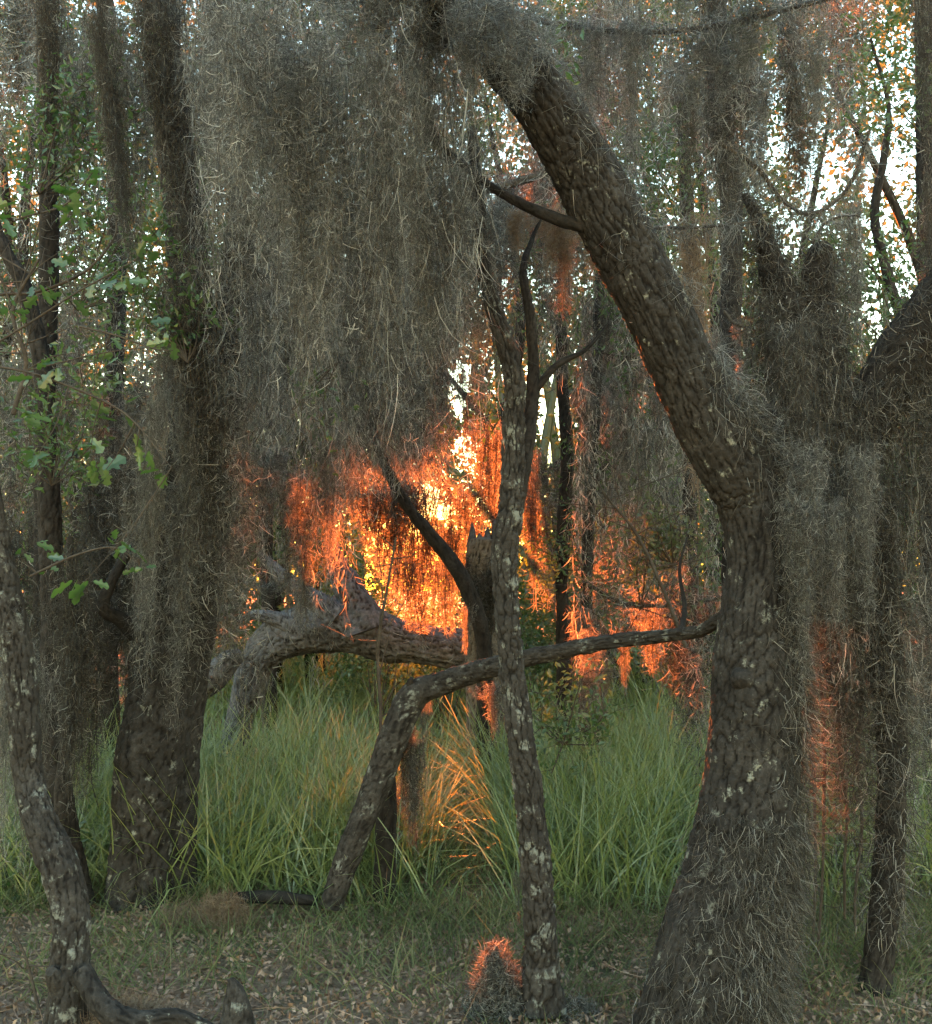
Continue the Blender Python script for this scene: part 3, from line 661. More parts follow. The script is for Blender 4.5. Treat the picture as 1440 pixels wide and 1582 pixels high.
drapes('MB', 4, (770, 930), (310, 340), (80, 150), (4.0, 4.6), (36, 60), 'brown tuft under the curved limb side branch', 'brown moss under the side branch')
# left
drapes('M', 16, (-20, 340), (-140, 100), (300, 560), (5.6, 7.6), (50, 100), 'pale thin drape near the upper left corner', 'pale drapes at the upper left')
drapes('M', 14, (0, 350), (380, 650), (260, 480), (5.7, 7.5), (40, 80), 'pale drape behind the oak leaf twigs', 'pale drapes behind the leafy twigs')
drapes('N', 12, (210, 350), (420, 760), (240, 420), (4.7, 5.1), (40, 80), 'grey drape clinging to the stout oak', 'moss clinging to the stout oak')
drapes('M', 8, (335, 400), (430, 760), (300, 460), (5.4, 6.2), (36, 60), 'light drape hanging beside the stout oak', 'light drapes right of the stout oak', LIT)
drapes('MD', 8, (0, 150), (760, 1000), (220, 380), (5.3, 6.2), (40, 76), 'dark low drape behind the leaning corner tree', 'dark low drapes at the left edge')
drapes('N', 6, (-10, 60), (860, 1120), (200, 400), (3.9, 4.4), (36, 60), 'moss drape on the leaning corner tree', 'moss on the leaning corner tree')
drapes('MD', 8, (130, 220), (700, 950), (220, 330), (5.5, 6.5), (40, 70), 'dark drape in the gap behind the stout oak', 'dark drapes behind the stout oak')
moss_mass('pale thin moss hanging among the stems at the upper left', 170, 70, (-40, 340), (-150, 500), (160, 420), (5.6, 8.0), .10, .005, M_moss, .045, 1.5, segs=3, seed=5)
moss_mass('moss over the stems of the stout left oak', 90, 80, (215, 390), (300, 800), (160, 380), (4.8, 5.3), .085, .004, M_moss, .04, segs=3, seed=6)
moss_mass('dim low moss at the left edge behind the leaning tree', 110, 60, (-40, 230), (640, 900), (160, 380), (5.3, 7.5), .10, .005, M_mossd, .04, 1.5, segs=3, seed=7)
moss_mass('moss fringe massed round the sagging top branch', 60, 50, (720, 1300), (-120, 60), (60, 220), (4.4, 4.8), .08, .003, M_moss, .025, segs=3, seed=9, path=BOUGH[0])
moss_mass('grey streamers over the grass under the level branch', 110, 60, (890, 1120), (880, 1000), (150, 300), (6.4, 8.2), .10, .005, M_moss, .03, 1.4, segs=3, seed=10, avoid=LIT[6:7])
moss_mass('soft grey moss filling the trees between the curved limb and the grass', 190, 70, (870, 1130), (330, 760), (150, 330), (6.2, 8.8), .09, .0045, M_moss, .024, 1.1, seed=24, avoid=LIT, spread=(.45, .45, .6), down=1.3, sv=.22, segs=3)
moss_mass('faint moss in the trees at the upper right', 120, 60, (720, 1330), (-150, 150), (160, 360), (4.6, 7.5), .10, .0046, M_moss, .045, 1.6, segs=3, seed=8)
# top right
drapes('N', 8, (740, 1280), (10, 60), (110, 260), (4.5, 4.7), (40, 80), 'fringe tuft under the sagging top branch', 'fringe under the sagging top branch')
drapes('N', 5, (740, 1300), (-150, -60), (100, 180), (4.2, 4.6), (60, 110), 'fringe tuft above the sagging top branch', 'fringe above the sagging top branch')
drapes('M', 14, (800, 1320), (-80, 120), (260, 480), (6.0, 8.0), (50, 90), 'faint drape among the upper leaves by the sky', 'faint drapes among the right leaves')
for px, y0, y1, Y, w, lb, k in [(1062, 120, 420, 4.8, 34, 'narrow dark moss rope right of the curved limb', 'ND'), (1072, 330, 760, 5.0, 54, 'brown long moss rope right of the curved limb', 'MB'), (1110, -40, 430, 4.9, 74, 'broad dark moss column at the upper right', 'ND'),
      (1125, 60, 520, 5.1, 66, 'second dark moss column under the sagging branch', 'ND'), (1228, 30, 420, 4.9, 66, 'dark moss column in front of the bright sky', 'ND'), (1240, 120, 400, 5.2, 50, 'thin moss column beside the bright sky leaves', 'ND'), (1428, -60, 420, 5.0, 50, 'dark moss column at the right edge of the sky', 'ND'), (1434, 250, 700, 5.0, 46, 'lower moss column at the right edge', 'ND'),
      (1290, 380, 620, 4.5, 60, 'short moss clump inside the right fork', 'ND'), (1320, 300, 560, 5, 40, 'thin moss veil behind the right fork', 'M'), (1180, 330, 600, 4.35, 60, 'moss sheath on the left arm of the fork', 'ND')]:
    drape(k, px, y0, y1, Y, w, lb); 
# right mass round the fork
n3 = len(FORK[0])
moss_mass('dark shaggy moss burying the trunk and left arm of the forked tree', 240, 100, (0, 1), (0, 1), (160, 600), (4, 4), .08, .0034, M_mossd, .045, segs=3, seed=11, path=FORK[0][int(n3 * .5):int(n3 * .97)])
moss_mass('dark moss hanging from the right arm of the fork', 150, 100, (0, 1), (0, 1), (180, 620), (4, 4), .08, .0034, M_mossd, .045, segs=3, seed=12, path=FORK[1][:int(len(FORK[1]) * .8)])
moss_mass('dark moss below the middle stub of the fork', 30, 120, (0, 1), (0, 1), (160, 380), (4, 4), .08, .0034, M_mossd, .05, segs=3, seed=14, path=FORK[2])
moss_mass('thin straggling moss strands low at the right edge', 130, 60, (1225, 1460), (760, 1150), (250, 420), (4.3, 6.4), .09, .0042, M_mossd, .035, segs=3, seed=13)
drapes('ND', 12, (1190, 1330), (440, 760), (260, 420), (3.9, 4.2), (50, 90), 'dark drape hung over the forked tree', 'dark moss over the forked tree')
drapes('N', 4, (1200, 1330), (560, 800), (260, 420), (3.75, 3.9), (60, 100), 'pale wisp bundle before the forked tree', 'pale wisps before the forked tree')
drapes('M', 8, (1240, 1450), (700, 1000), (260, 420), (5.6, 7.0), (40, 70), 'pale thin drape behind the forked tree', 'pale thin drape behind the forked tree')
# middle right under the level branch
drapes('M', 20, (885, 1120), (890, 1000), (150, 280), (6.4, 8.2), (26, 52), 'grey streamer over grass under the level branch', 'streamers under the level branch', LIT[6:7])
drapes('MB', 8, (900, 1110), (900, 1010), (160, 260), (6.2, 8.0), (24, 44), 'brown streamer over grass under the level branch', 'brown streamers under the level branch', LIT[6:7])
drapes('M', 12, (880, 1130), (420, 640), (180, 330), (6.8, 9.0), (36, 60), 'soft streamer between curved limb and glow', 'soft streamers beside the curved limb', LIT)
drapes('MD', 3, (620, 650), (1080, 1150), (130, 200), (5.15, 5.3), (22, 30), 'short tassel on the bent branch elbow', 'tassels on the bent branch')
drapes('MD', 4, (720, 775), (840, 900), (120, 200), (8.9, 9.0), (26, 40), 'grey moss strip on the broken snag', 'moss on the broken snag')

# moss coats: wisps rooted on bark
def coat(path, n, side, wl, ww, m, label, spread=1.0, s0=0.0, s1=1.0, seed=5, drop=1.0, name='moss_coat', patch=False):
    r = np.random.default_rng(seed)
    u = r.uniform(s0, s1, n) * (len(path) - 1)
    i = u.astype(int); c = path[i]
    T = unit(np.gradient(path[:, :3], axis=0))[i]
    B = unit(np.cross(T, np.array([0, 1., 0]))); C = np.cross(T, B)
    if B[:, 0].mean() < 0: B = -B
    th = side + r.normal(0, spread, n)            # 0 = right side, pi/2 = towards the camera
    nrm = np.cos(th)[:, None] * B + np.sin(th)[:, None] * np.array([0, -1., 0])
    lay = np.abs(r.normal(0, .025, n))[:, None]
    P = c[:, :3] + nrm * (c[:, 3:4] * 1.0 + lay)
    D = nrm * r.uniform(.1, 1.0, (n, 1)) + r.normal(size=(n, 3)) * .55 + np.array([0, 0, -drop])
    if patch:
        g = vnoise(P * 5, seed) > .12; P, D = P[g], D[g]; n = len(P)
    mb = MB(); ribbons(mb, P, D, wl * r.uniform(.5, 1.5, n), ww * r.uniform(.6, 1.3, n), r, 3, 1.9, None, .3)
    o = mb.obj(name, m, origin=path[0, :3]); tag(o, label, kind='stuff')
    return o
coat(OAK, 12000, .25, .09, .0024, M_mossd, 'thick shaggy moss coat down the right side of the large oak trunk', .5, 0.0, .52, 301, .9)
coat(OAK, 10000, .9, .08, .0020, M_mossd, 'shaggy moss mound wrapping the foot of the large oak', .9, 0.0, .2, 302, 1.2)
coat(OAK, 1500, .7, .11, .0019, M_moss, 'loose pale moss wisps on the bark of the arching limb', .7, .5, .82, 303, .8, patch=True)
coat(OAK, 2200, 1.0, .11, .0022, M_moss, 'grey moss tangle over the top end of the arching limb', .9, .8, 1.0, 305, .8)
coat(OAK, 2500, .1, .10, .0022, M_moss, 'pale curling moss wisps at the crook of the large oak', .45, .36, .56, 304, .9)
for i_, (pth, lb_) in enumerate(zip(BOUGH, ['moss coat along the sagging top branch', 'moss coat on the drooping twig by the bright sky', 'thin moss on the level twig between limb and fork', 'moss tuft on the small arched twig of the fork', None, None, 'moss on the low bough under the curved limb'])):
    if lb_: coat(pth, (2600, 1500, 500, 260, 0, 0, 900)[i_], .8, .08, .0028, M_moss, lb_, 1.6, 0, 1, 320 + i_, .9)
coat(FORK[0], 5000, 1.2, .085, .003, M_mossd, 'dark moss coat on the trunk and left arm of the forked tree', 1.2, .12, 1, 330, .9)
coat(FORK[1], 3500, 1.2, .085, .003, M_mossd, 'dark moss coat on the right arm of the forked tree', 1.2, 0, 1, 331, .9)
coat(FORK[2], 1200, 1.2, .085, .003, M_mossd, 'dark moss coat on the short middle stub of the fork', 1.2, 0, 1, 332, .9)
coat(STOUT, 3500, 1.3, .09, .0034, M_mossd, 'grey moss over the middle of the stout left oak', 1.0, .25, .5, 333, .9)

# moss lying on the ground / stumps
def mound(px, py, Y, rx, h, n, m, label, wl=.06, ww=.0018, seed=1):
    r = np.random.default_rng(seed)
    c = at(px, py, Y); c[2] = gz(c[0], c[1])
    a = r.uniform(0, 6.28, n); q = np.sqrt(r.random(n))
    P = np.stack([c[0] + rx * q * np.cos(a), c[1] + rx * q * np.sin(a) * .7, c[2] + h * (1 - q ** 2) * r.uniform(.1, 1, n) ** .5], -1)
    mb = MB(); ribbons(mb, P, r.normal(size=(n, 3)) + np.array([0, 0, -.1]), wl * r.uniform(.5, 1.4, n), ww, r, 4, 1.8)
    o = mb.obj('moss_clump', m, origin=c); tag(o, label, 'moss')
mound(767, 1535, 4.10, .12, .30, 4200, M_moss, 'orange lit moss clump draped on the low stump', .06, .003, 1)
mound(345, 1420, 4.95, .16, .17, 2200, M_mossb, 'brown fallen moss heap on the clearing floor', .07, .0025, 2)
mound(285, 1425, 5.0, .14, .06, 900, M_mossb, 'flat brown moss scrap at the foot of the stout oak', .06, .0025, 3)
mound(200, 1560, 3.85, .22, .13, 3200, M_mossb, 'reddish brown moss over the root at the bottom left', .07, .002, 4)
mound(262, 1568, 3.75, .16, .06, 1500, M_mossb, 'thin reddish moss trail right of the corner root', .07, .002, 5)
mound(890, 1510, 4.1, .10, .08, 700, M_moss, 'small orange tinged moss scrap right of the slender tree foot', .05, .0025, 6)

# ------------------------------------------------------------------ foliage
def blobs(n, xr, yr, Yr, rng, filt=True):
    P = at(rng.uniform(*xr, n), rng.uniform(*yr, n), rng.uniform(*Yr, n))
    return P
def crown_cloud(rng, n_blob, per, sig, xr, yr, Yr, gap=True, pad=.06):
    C = blobs(n_blob, xr, yr, Yr, rng)
    P = (C[:, None] + rng.normal(0, 1, (n_blob, per, 3)) * np.array([sig, sig, sig * .7])).reshape(-1, 3)
    P = P[P[:, 2] > .1]
    if gap: P = P[gapped(P, rng)]
    return P[shaded(P, pad)]

rb = np.random.default_rng(500)
# tree layer behind the clearing, 12 - 18 m: px, label, x half band
ROW = [(-190, 'leafy tree beyond the left edge'), (-30, 'dense leafy tree at the far left behind the pale moss'), (120, 'leafy tree behind the thin left stems'), (270, 'leafy tree behind the stout left oak'), (420, 'leafy tree behind the left part of the moss curtain'), (492, 'leafy tree whose crown hangs above the glow'),
       (778, 'leafy tree with yellow gaps left of the slender tree'), (948, 'leafy tree with a tall yellow gap right of the slender tree'), (985, 'leafy tree under the curved limb'), (1110, 'leafy tree with speckled sky right of the curved limb'), (1240, 'leafy tree before the bright speckled sky'), (1370, 'open leafy tree with the brightest sky behind it'), (1520, 'leafy tree beyond the right edge'), (1680, 'farthest right leafy tree outside the clearing')]
for i, (px, lb) in enumerate(ROW):
    Y = 14 + 3 * rb.random()
    base = at(px, 910, Y); base[2] = gz(base[0], Y) - .05
    t = thing('leafy_tree', lb, 'tree', base)
    mb = MB(); x, y = base[0], base[1]
    tube(mb, [(x, y, base[2], .16), (x + rb.normal(0, .15), y, 1.5, .13), (x + rb.normal(0, .3), y, 3.5, .11), (x + rb.normal(0, .4), y, 6, .08), (x + rb.normal(0, .5), y, 9.5, .03)], 14, .2, .01, seed=600 + i)
    mb.obj('trunk', M_barkd, t, smooth=True)
    for k in range(3):
        z = rb.uniform(1.8, 5); dx = rb.choice([-1, 1]) * rb.uniform(.8, 2)
        mb = MB(); tube(mb, [(x, y, z, .06), (x + dx * .5, y + rb.normal(0, .4), z + .7, .045), (x + dx, y + rb.normal(0, .7), z + 1.8, .015)], 8, .15, 0, seed=650 + i * 5 + k)
        mb.obj('limb', M_barkd, t, smooth=True)
    low = 860
    lay = [crown_cloud(rb, 60, 190, .36, (px - 105, px + 105), (-120, low), (Y - 1.5, Y + 1.5))]
    lay.append(crown_cloud(rb, 18 if (px < 380 or px > 880) else 15, 150, .3, (px - 100, px + 100), (low, 990), (Y - 2, Y + 1)))
    P = np.concatenate(lay)
    mb = MB(); leaves(mb, P, .11, rb); mb.obj('crown', M_leaf, t)
# far wood, 28 - 40 m
P = []
for a in range(34):
    px = -350 + a * 64
    P.append(crown_cloud(rb, 44, 70, .8, (px - 60, px + 60), (-150, 915), (28, 38), pad=.26))
mb = MB(); leaves(mb, np.concatenate(P), .32, rb)
P = [crown_cloud(rb, 500, 34, .9, (-350, 1790), (700, 925), (42, 55), pad=.3)]
C = at(rb.uniform(-500, 1940, 2000), rb.uniform(480, 915, 2000), rb.uniform(60, 75, 2000))  # farthest leaf layer, added to block stray low sun
C[500:850] = at(rb.uniform(-300, 1740, 350), rb.uniform(480, 650, 350), rb.uniform(60, 75, 350))  # extra blobs thicken the sun block where light still leaked
C[:500] = at(rb.uniform(-300, 1740, 500), rb.uniform(590, 800, 500), rb.uniform(60, 75, 500))
Q = (C[:, None] + rb.normal(0, 1, (2000, 34, 3)) * .9).reshape(-1, 3); Q = Q[(Q[:, 2] > .1) & shaded(Q, .22)]
x_, y_ = pix(Q); Q = Q[(y_ > 720) | gapped(Q, rb)]
P.append(Q)
leaves(mb, P[0], .42, rb); leaves(mb, P[1], .55, rb)
for a in range(34):
    px = -350 + a * 64
    if 560 < px < 760: px += 200
    c = at(px + rb.normal(0, 15), 905, rb.uniform(28, 36)); 
    tube(mb, [(c[0], c[1], -.3, .2), (c[0] + rb.normal(0, .3), c[1], 4, .16), (c[0] + rb.normal(0, .8), c[1], 10, .08)], 8, .8, 0, seed=700 + a)
o = mb.obj('far_wood', M_leaff); tag(o, 'pale far wood across the water seen through gaps, thickened with added sun-blocking leaves', kind='stuff')

# moss mass in the back trees
r_ = np.random.default_rng(31)
n = 60000
C = at(r_.uniform(-120, 1560, 900), r_.uniform(-160, 760, 900), r_.uniform(10.5, 13.5, 900))
C[:230] = at(r_.uniform(370, 690, 230), r_.uniform(330, 640, 230), r_.uniform(11, 12.5, 230))  # clumps added to keep sun off the streamers above the glow
C[230:400] = at(r_.uniform(895, 1050, 170), r_.uniform(430, 860, 170), r_.uniform(11, 12.5, 170))  # more added clumps, blocking sun toward the right
k = r_.integers(0, 900, n); k[:28000] = r_.integers(0, 400, 28000)
P = C[k] + np.stack([r_.normal(0, .055, n), r_.normal(0, .055, n), -r_.uniform(0, 1, n) * r_.uniform(.6, 2.2, 900)[k]], -1)
px_, py_ = pix(P)
g = (P[:, 2] > .5) & (gapped(P, r_) | (k < 400)) & shaded(P, .03) & ~((k < 230) & (py_ > 745))
P = P[g]; n = len(P)
mb = MB(); ribbons(mb, P, r_.normal(size=(n, 3)) * np.array([.45, .45, .5]) + np.array([0, 0, -1.3]), .17, .010, r_, 2, .9, np.clip(.5 + .2 * r_.normal(size=n) + .2 * r_.normal(size=900)[k[g]], 0, 1))
o = mb.obj('back_moss', M_moss); tag(o, 'mass of grey moss hanging in the trees behind the clearing, with clumps added as shade', kind='stuff')

# shrubs and leafy sprays at middle distance
def spray(name, label, px, py, Y, rx, ry, n, size, m=M_leaf, seed=1, nb=14, stems=6, base=None, group=None):
    r = np.random.default_rng(seed)
    bx, by = base if base else (px, py + ry)
    b = at(bx, by, Y)
    t = thing(name, label, 'shrub' if base is None else 'twig', b, group)
    mb = MB(); P = []
    for k in range(stems):
        tip = at(px + r.uniform(-1, 1) * rx, py + r.uniform(-1, 1) * ry, Y + r.uniform(-.25, .25))
        mid = (b + tip) / 2 + r.normal(0, .12, 3) * Y / 6
        q = tube(mb, [(*b, .0028 * Y / 4), (*mid, .002 * Y / 4), (*tip, .001)], 5, .06, 0, seed=seed + k)
        P.append(q[len(q) // 4:, :3])
        for s_ in range(4):
            a0 = q[r.integers(len(q) // 3, len(q)), :3]; e = a0 + r.normal(0, .11 * Y / 5, 3)
            q2 = tube(mb, [(*a0, .002), (*((a0 + e) / 2 + r.normal(0, .01, 3)), .0016), (*e, .001)], 4, .03, 0, seed=seed + 50 + s_)
            P.append(q2[:, :3])
    mb.obj('stems', M_twig, t, smooth=True)
    A = np.concatenate(P); Q = A[r.integers(0, len(A), n)] + r.normal(0, .03 * Y / 5, (n, 3))
    Q = Q[shaded(Q, .03, .5)]
    mb = MB(); leaves(mb, Q, size, r, .5, .42); o = mb.obj('foliage', m, t); o['kind'] = 'stuff'
spray('leafy_shrub', 'fine leaved green shrub left of the large oak crook', 1040, 800, 6.6, 75, 75, 900, .045, M_leaff, 801, stems=14, base=None)
spray('leafy_shrub', 'pale leafy shrub low under the curved limb', 990, 880, 7, 90, 60, 800, .045, M_leaff, 802, stems=12)
spray('leafy_shrub', 'dark leafy shrub right of the slender tree', 905, 760, 8.5, 60, 120, 1000, .05, M_leaf, 803, stems=12)
spray('leafy_shrub', 'green shrub behind the slender tree foot', 870, 1090, 6.2, 60, 60, 700, .05, M_leaf, 804, stems=10)
spray('leafy_spray', 'green leafy spray behind the curved limb at the top', 950, 430, 7, 80, 120, 1500, .05, M_leaf, 805, stems=16, base=(1010, 560))
spray('leafy_spray', 'leafy spray right of the curved limb near the top', 1010, 220, 7, 80, 110, 1500, .05, M_leaf, 806, stems=16, base=(1060, 380))
spray('leafy_spray', 'small bright leaf cluster on top of the curved limb', 885, 105, 3.9, 28, 30, 40, .05, M_leafn, 807, stems=4, base=(860, 140))
spray('leafy_spray', 'dark leafy twig hanging before the grey streamers', 500, 640, 5, 34, 50, 90, .045, M_leafn, 808, stems=4, base=(520, 560))
spray('leafy_spray', 'dark leafy twig against the left yellow opening', 735, 645, 4.6, 20, 20, 40, .04, M_leafn, 809, stems=3, base=(775, 625))
spray('leafy_spray', 'leafy spray in the bright sky at the upper right', 1330, 130, 6.5, 110, 110, 700, .05, M_leaf, 810, stems=9, base=(1480, 260))
spray('leafy_spray', 'leafy spray low in the bright sky beside the right fork', 1340, 400, 6.5, 80, 110, 700, .05, M_leaf, 811, stems=14, base=(1400, 560))
spray('leafy_spray', 'small leafed branch at the upper left corner', 110, 120, 5.5, 120, 110, 900, .05, M_leaf, 812, stems=16, base=(60, 300))
spray('leafy_spray', 'leafy branch behind the left moss ropes', 200, 330, 5.0, 120, 90, 600, .045, M_leaf, 813, stems=12, base=(120, 480))
spray('leafy_spray', 'leafy branch beside the stout oak', 245, 430, 4.8, 50, 80, 420, .05, M_leafn, 814, stems=10, base=(290, 560))
spray('leafy_shrub', 'fine leaved shrub at the left edge by the thin stem', 80, 620, 4.6, 110, 130, 800, .04, M_leaf, 815, stems=14)
spray('leafy_shrub', 'low green shrub in the grass at the left', 60, 1330, 5.6, 80, 60, 500, .05, M_leaf, 816, stems=10)

r_ = np.random.default_rng(61)
for k_, (x0_, x1_, lb_) in enumerate([(520, 640, 'low sunlit green bush just beyond the fallen log'), (640, 740, 'low green bush beyond the log, left of the broken snag'), (770, 880, 'low green bush added as shade beyond the log, right of the slender tree')]):  # bush row extended right and low to shade the grass under the log
    b_ = at((x0_ + x1_) / 2, 1040, 12.6); b_[2] = gz(b_[0], b_[1])
    t = thing('leafy_shrub', lb_, 'shrub', b_)
    C = at(r_.uniform(x0_, x1_, 40), r_.uniform(905, 1060, 40), r_.uniform(12.2, 13.4, 40))
    P = (C[:, None] + r_.normal(0, .14, (40, 60, 3))).reshape(-1, 3); P = P[shaded(P, .01) & (P[:, 2] > .05)]
    mb = MB()
    for q_ in C[:14]: tube(mb, [(*b_, .012), (*((b_ + q_) / 2 + r_.normal(0, .06, 3)), .008), (*q_, .003)], 5, .1, 0, seed=7)
    mb.obj('stems', M_twig, t, smooth=True)
    mb = MB(); leaves(mb, P, .07, r_); o = mb.obj('foliage', M_leaf, t); o['kind'] = 'stuff'

# near lobed oak leaves on two twigs: every leaf a part
def lobed():
    out = [(0, 0), (.06, .10), (.17, .16), (.28, .13), (.34, .14), (.42, .30), (.52, .33), (.56, .18), (.66, .16), (.80, .26), (.88, .20), (1.0, 0)]
    top = [(x, y * .95, .05 * abs(y) * 3) for x, y in out]
    bot = [(x, -y, .05 * abs(y) * 3) for x, y in out[1:-1]]
    v = top + bot; n = len(out)
    tr = []
    for side in (list(range(n)), [0] + list(range(n, n + n - 2)) + [n - 1]):
        m_ = len(v); v.append((.5, 0, -.02))
        for a, b in zip(side[:-1], side[1:]): tr.append((m_, a, b))
    mb = MB(); mb.add(v, t=tr, tint=.5); return mb.mesh('leaf', M_leafn)
LOB = []
for k in range(3):
    me = lobed(); me.attributes['tint'].data.foreach_set('value', np.full(len(me.vertices), (.3, .6, .9)[k], np.float32)); LOB.append(me)
dead = lobed(); dead.materials.clear(); dead.materials.append(M_litter)
rl = np.random.default_rng(77)
def oak_twig(label, rows, Y, tips, sz=.075):
    b = at(*rows[0][:2], Y); t = thing('oak_twig', label, 'twig', b)
    mb = MB(); rr_ = px_path([(a_, b_2, c_ * .45) for a_, b_2, c_ in rows], Y); rr_ = [(*(np.array(q_[:3]) + rl.normal(0, .018, 3)), q_[3]) for q_ in rr_]; main = tube(mb, rr_, 6, .03, 0, seed=3)
    for (lx, ly) in tips:
        e = at(lx, ly, Y + rl.uniform(-.12, .12))
        i = np.argmin(np.linalg.norm(main[:, :3] - e, axis=1)); a0 = main[i, :3]
        tube(mb, [(*a0, .003), (*((a0 + e) / 2 + rl.normal(0, .015, 3)), .002), (*e, .0012)], 5, .03, 0, seed=4)
        for k in range(rl.integers(3, 6)):
            lf_ = bpy.data.objects.new('leaf', LOB[rl.integers(3)]); COL.objects.link(lf_); lf_.parent = t
            p = e + rl.normal(0, .022, 3) - b
            lf_.location = p; s = sz * rl.uniform(.55, 1.15); lf_.scale = (s, s, s)
            lf_.rotation_euler = (rl.normal(.5, .6), rl.normal(.35, .5), rl.uniform(0, 6.28))
    mb.obj('stem', M_twig, t, smooth=True)
    return t
oak_twig('leafy oak twig reaching in from the left edge above the bare twig', [(-40, 420, 9), (30, 340, 8), (100, 300, 7), (150, 280, 4)], 3.7, [(30, 285), (95, 300), (60, 310), (140, 272), (10, 320), (120, 330)])
oak_twig('oak twig with bright leaves left of the slanting moss rope', [(-40, 560, 9), (40, 500, 8), (120, 450, 7), (200, 400, 5), (250, 370, 4)], 3.8, [(145, 430), (60, 440), (110, 460), (245, 380), (20, 480), (190, 425), (85, 400)])
oak_twig('drooping oak twig with large leaves beside the stout oak', [(-40, 560, 10), (60, 580, 9), (150, 610, 8), (220, 660, 6), (260, 720, 4)], 3.7, [(50, 592), (185, 640), (130, 900), (160, 730), (245, 722), (205, 690), (90, 560), (140, 700), (60, 700), (30, 630)], .09)
oak_twig('oak twig with a few leaves before the stout oak trunk', [(120, 500, 8), (180, 510, 7), (240, 530, 5), (265, 540, 3)], 3.9, [(258, 528), (215, 500), (180, 540)])
oak_twig('low oak twig with pale leaves left of the stout oak', [(40, 900, 9), (110, 860, 8), (180, 850, 6), (215, 870, 4)], 4.0, [(200, 860), (170, 845), (215, 880), (80, 860), (40, 850)], .07)
# bare saplings and vines
def bare(name, label, rows, Y, nt_=8, seed=1, tw=40, cat='sapling'):
    r = np.random.default_rng(seed); t = thing(name, label, cat, at(rows[0][0], rows[0][1], Y)); mb = MB()
    main = tube(mb, px_path(rows, Y), 7, .03, 0, seed=seed)
    mb.obj('stem', M_twig, t, smooth=True)
    if nt_:
        mb = MB()
        for k in range(nt_):
            a0 = main[r.integers(len(main) // 4, len(main)), :3]
            e = a0 + np.array([r.normal(0, 1), r.normal(0, .3), abs(r.normal(0, 1))]) * tw / F * Y
            m_ = (a0 + e) / 2 + r.normal(0, .02, 3)
            tube(mb, [(*a0, .0035), (*m_, .0025), (*e, .001)], 5, .04, 0, seed=seed + k)
            e2 = m_ + r.normal(0, .06, 3); tube(mb, [(*m_, .002), (*((m_ + e2) / 2), .0015), (*e2, .001)], 4, .03, 0)
        mb.obj('twigs', M_twig, t, smooth=True)
bare('bare_sapling', 'thin bare sapling in front of the fallen grey log', [(586, 1230, 6), (588, 1100, 5), (584, 1000, 5), (600, 900, 4), (612, 830, 3)], 5.6, 12, 1, 60)
bare('bare_sapling', 'dark bare twigs at the left edge', [(20, 640, 8), (40, 560, 7), (20, 480, 6), (60, 400, 4)], 3.9, 16, 2, 90)
bare('bare_sapling', 'wiry bare shrub under the curved limb', [(1060, 1000, 7), (1020, 900, 6), (980, 820, 5), (930, 760, 3)], 6, 16, 3, 90)
bare('weed', 'thin weed stem at the bottom left', [(60, 1560, 5), (40, 1480, 4), (20, 1440, 3)], 4, 6, 4, 30)
VL = ['rusty thin vine hanging straight down close to the large oak', 'rusty vine second from the oak, ending above the grass', 'long rusty vine whose tip reaches the ground right of the oak foot', 'rusty vine just left of the forked tree foot', 'short thin vine low against the oak foot', 'rusty vine between the forked tree foot and the edge']
for i, (x, y0, y1) in enumerate([(1270, 880, 1480), (1300, 1000, 1420), (1255, 1050, 1560), (1330, 940, 1500), (1215, 1300, 1500), (1395, 1050, 1560)]):
    r = np.random.default_rng(900 + i)
    bare('hanging_vine', VL[i], [(x + r.normal(0, 6), y0 + (y1 - y0) * k / 5, 6 - .4 * k) for k in range(6)], 4.5 + .1 * i, 0, 900 + i, cat='vine')
    t = bpy.context.scene.objects
for o in [o for o in COL.objects if o.name.startswith('hanging_vine')]: o['group'] = 'rusty vines right of the large oak'

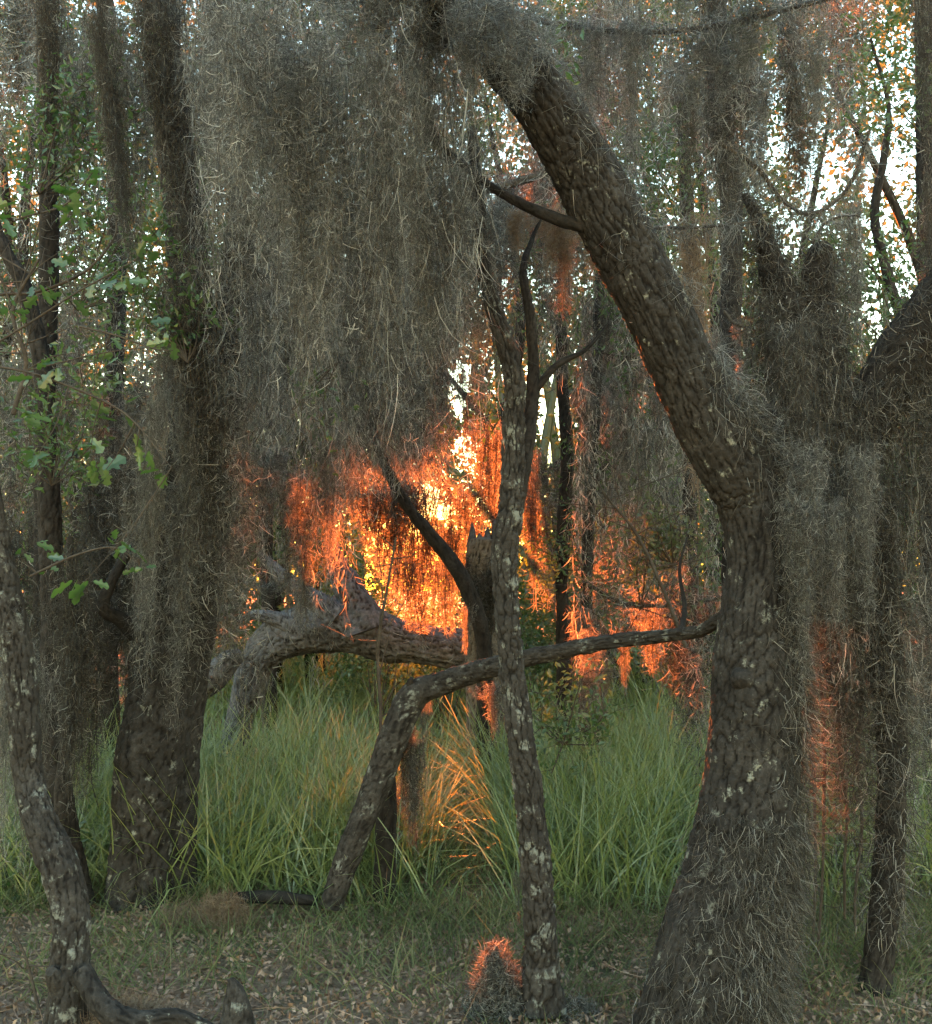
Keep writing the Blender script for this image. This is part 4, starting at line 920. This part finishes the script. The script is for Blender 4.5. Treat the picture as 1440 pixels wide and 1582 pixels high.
# ------------------------------------------------------------------ grass and litter
rg = np.random.default_rng(42)
def blades(n, xr, Yr, hr, w, m, name, label, dens=None, lean=.35, segs=4, filt=True):
    Y = rg.uniform(*Yr, n); px = rg.uniform(*xr, n)
    x = (px - 720) / F * Y
    # tufts
    kx = x + rg.normal(0, .03, n)
    q = np.stack([x, Y, np.zeros(n)], -1)
    tuft = vnoise(q * 2.2, 3) + .5 * vnoise(q * 6, 4)
    keep = tuft > rg.uniform(-1.0, .45, n)
    if dens is not None: keep &= rg.random(n) < dens(px, Y, x)
    x, Y, tuft = kx[keep], Y[keep], tuft[keep]; n = len(x)
    P = np.stack([x, Y, gz(x, Y) - .01], -1)
    h = rg.uniform(*hr, n) * (1 + .35 * np.clip(tuft, -.6, 1))
    if filt:
        top = P + np.stack([np.zeros(n), np.zeros(n), h * .8], -1)
        hh = np.ones(n)
        for f_ in (.95, .75, .55, .35, .2):
            ok = shaded(P + np.stack([np.zeros(n), np.zeros(n), h * f_], -1), .05, .35)
            hh = np.where(~ok, f_ * .7, hh)
        h = h * hh
    az = rg.uniform(0, 6.28, n) + .6 * vnoise(P * 1.3, 8)
    D = np.stack([np.cos(az) * lean, np.sin(az) * lean, np.ones(n)], -1) + rg.normal(0, .1, (n, 3))
    out = np.stack([np.cos(az), np.sin(az), np.zeros(n)], -1)
    bend = rg.gamma(2.2, .42, n)[:, None]
    V = np.empty((n, segs + 1, 2, 3), np.float32); pos = P.copy(); side = np.cross(unit(D), out + rg.normal(0, .5, (n, 3))); side = unit(side)
    for s in range(segs + 1):
        t = s / segs
        d = unit(unit(D) * np.cos(bend * t) + out * np.sin(bend * t) + np.array([0, 0, -.25]) * t * bend)
        if s: pos = pos + d * (h / segs)[:, None]
        hw = (w * .5 * (1 - t ** 1.6 * .95))
        V[:, s, 0] = pos - side * hw; V[:, s, 1] = pos + side * hw
    i = (np.arange(n) * (segs + 1) * 2)[:, None]; s = np.arange(segs)[None] * 2
    mb = MB(); mb.add(V, q=np.stack([i + s, i + s + 1, i + s + 3, i + s + 2], -1), tint=np.repeat(np.clip(rg.normal(.5, .22, n), 0, 1), (segs + 1) * 2))
    o = mb.obj(name, m); tag(o, label, kind='stuff')
pond = lambda px, Y, x: np.where(((px - 400) / 75) ** 2 + ((Y - 9.6) / 1.3) ** 2 < 1, .05, 1.0)
blades(30000, (-120, 1560), (5.3, 8.2), (.45, .95), .009, M_grass, 'tall_grass', 'tall green reedy grass filling the middle of the clearing', lambda px, Y, x: np.where(Y < 6, .55, 1.) * np.where((px > 520) & (px < 700) & (Y < 5.8), .6, 1))
blades(20000, (-120, 1560), (8.0, 13.5), (.5, 1.0), .014, M_grass, 'marsh_grass', 'paler marsh grass around the pond behind the tall grass', pond, segs=3)
blades(9000, (300, 1100), (13.8, 20), (.9, 1.35), .022, M_grass, 'far_grass', 'sunlit yellow green grass beyond the fallen log')
blades(26000, (-120, 1560), (4.1, 6.2), (.10, .30), .005, M_grasss, 'short_grass', 'short dull grass at the rim of the clearing', lambda px, Y, x: np.clip((Y - 4.0) / 1.1, .1, 1), .6, 3, False)
blades(12000, (-120, 1560), (3.3, 4.8), (.05, .16), .004, M_grasss, 'thin_grass', 'thin weedy grass among the leaf litter', lambda px, Y, x: np.where(px > 750, .95, .25), .7, 3, False)
n = 26000
Y = rg.uniform(3.3, 6.0, n); x = (rg.uniform(-120, 1560, n) - 720) / F * Y
P = np.stack([x, Y, gz(x, Y) + rg.uniform(.002, .025, n)], -1)
mb = MB(); leaves(mb, P, .027, rg, .9, .55)
n = 2500
Y = rg.uniform(3.3, 6.0, n); x = (rg.uniform(-120, 1560, n) - 720) / F * Y
P = np.stack([x, Y, gz(x, Y) + .015], -1)
D = rg.normal(size=(n, 3)) * np.array([1, 1, .12])
ribbons(mb, P, D, rg.uniform(.05, .25, n), .004, rg, 3, .5)
o = mb.obj('leaf_litter', M_litter); tag(o, 'brown and grey dead leaves and twigs strewn on the clearing floor', kind='stuff')
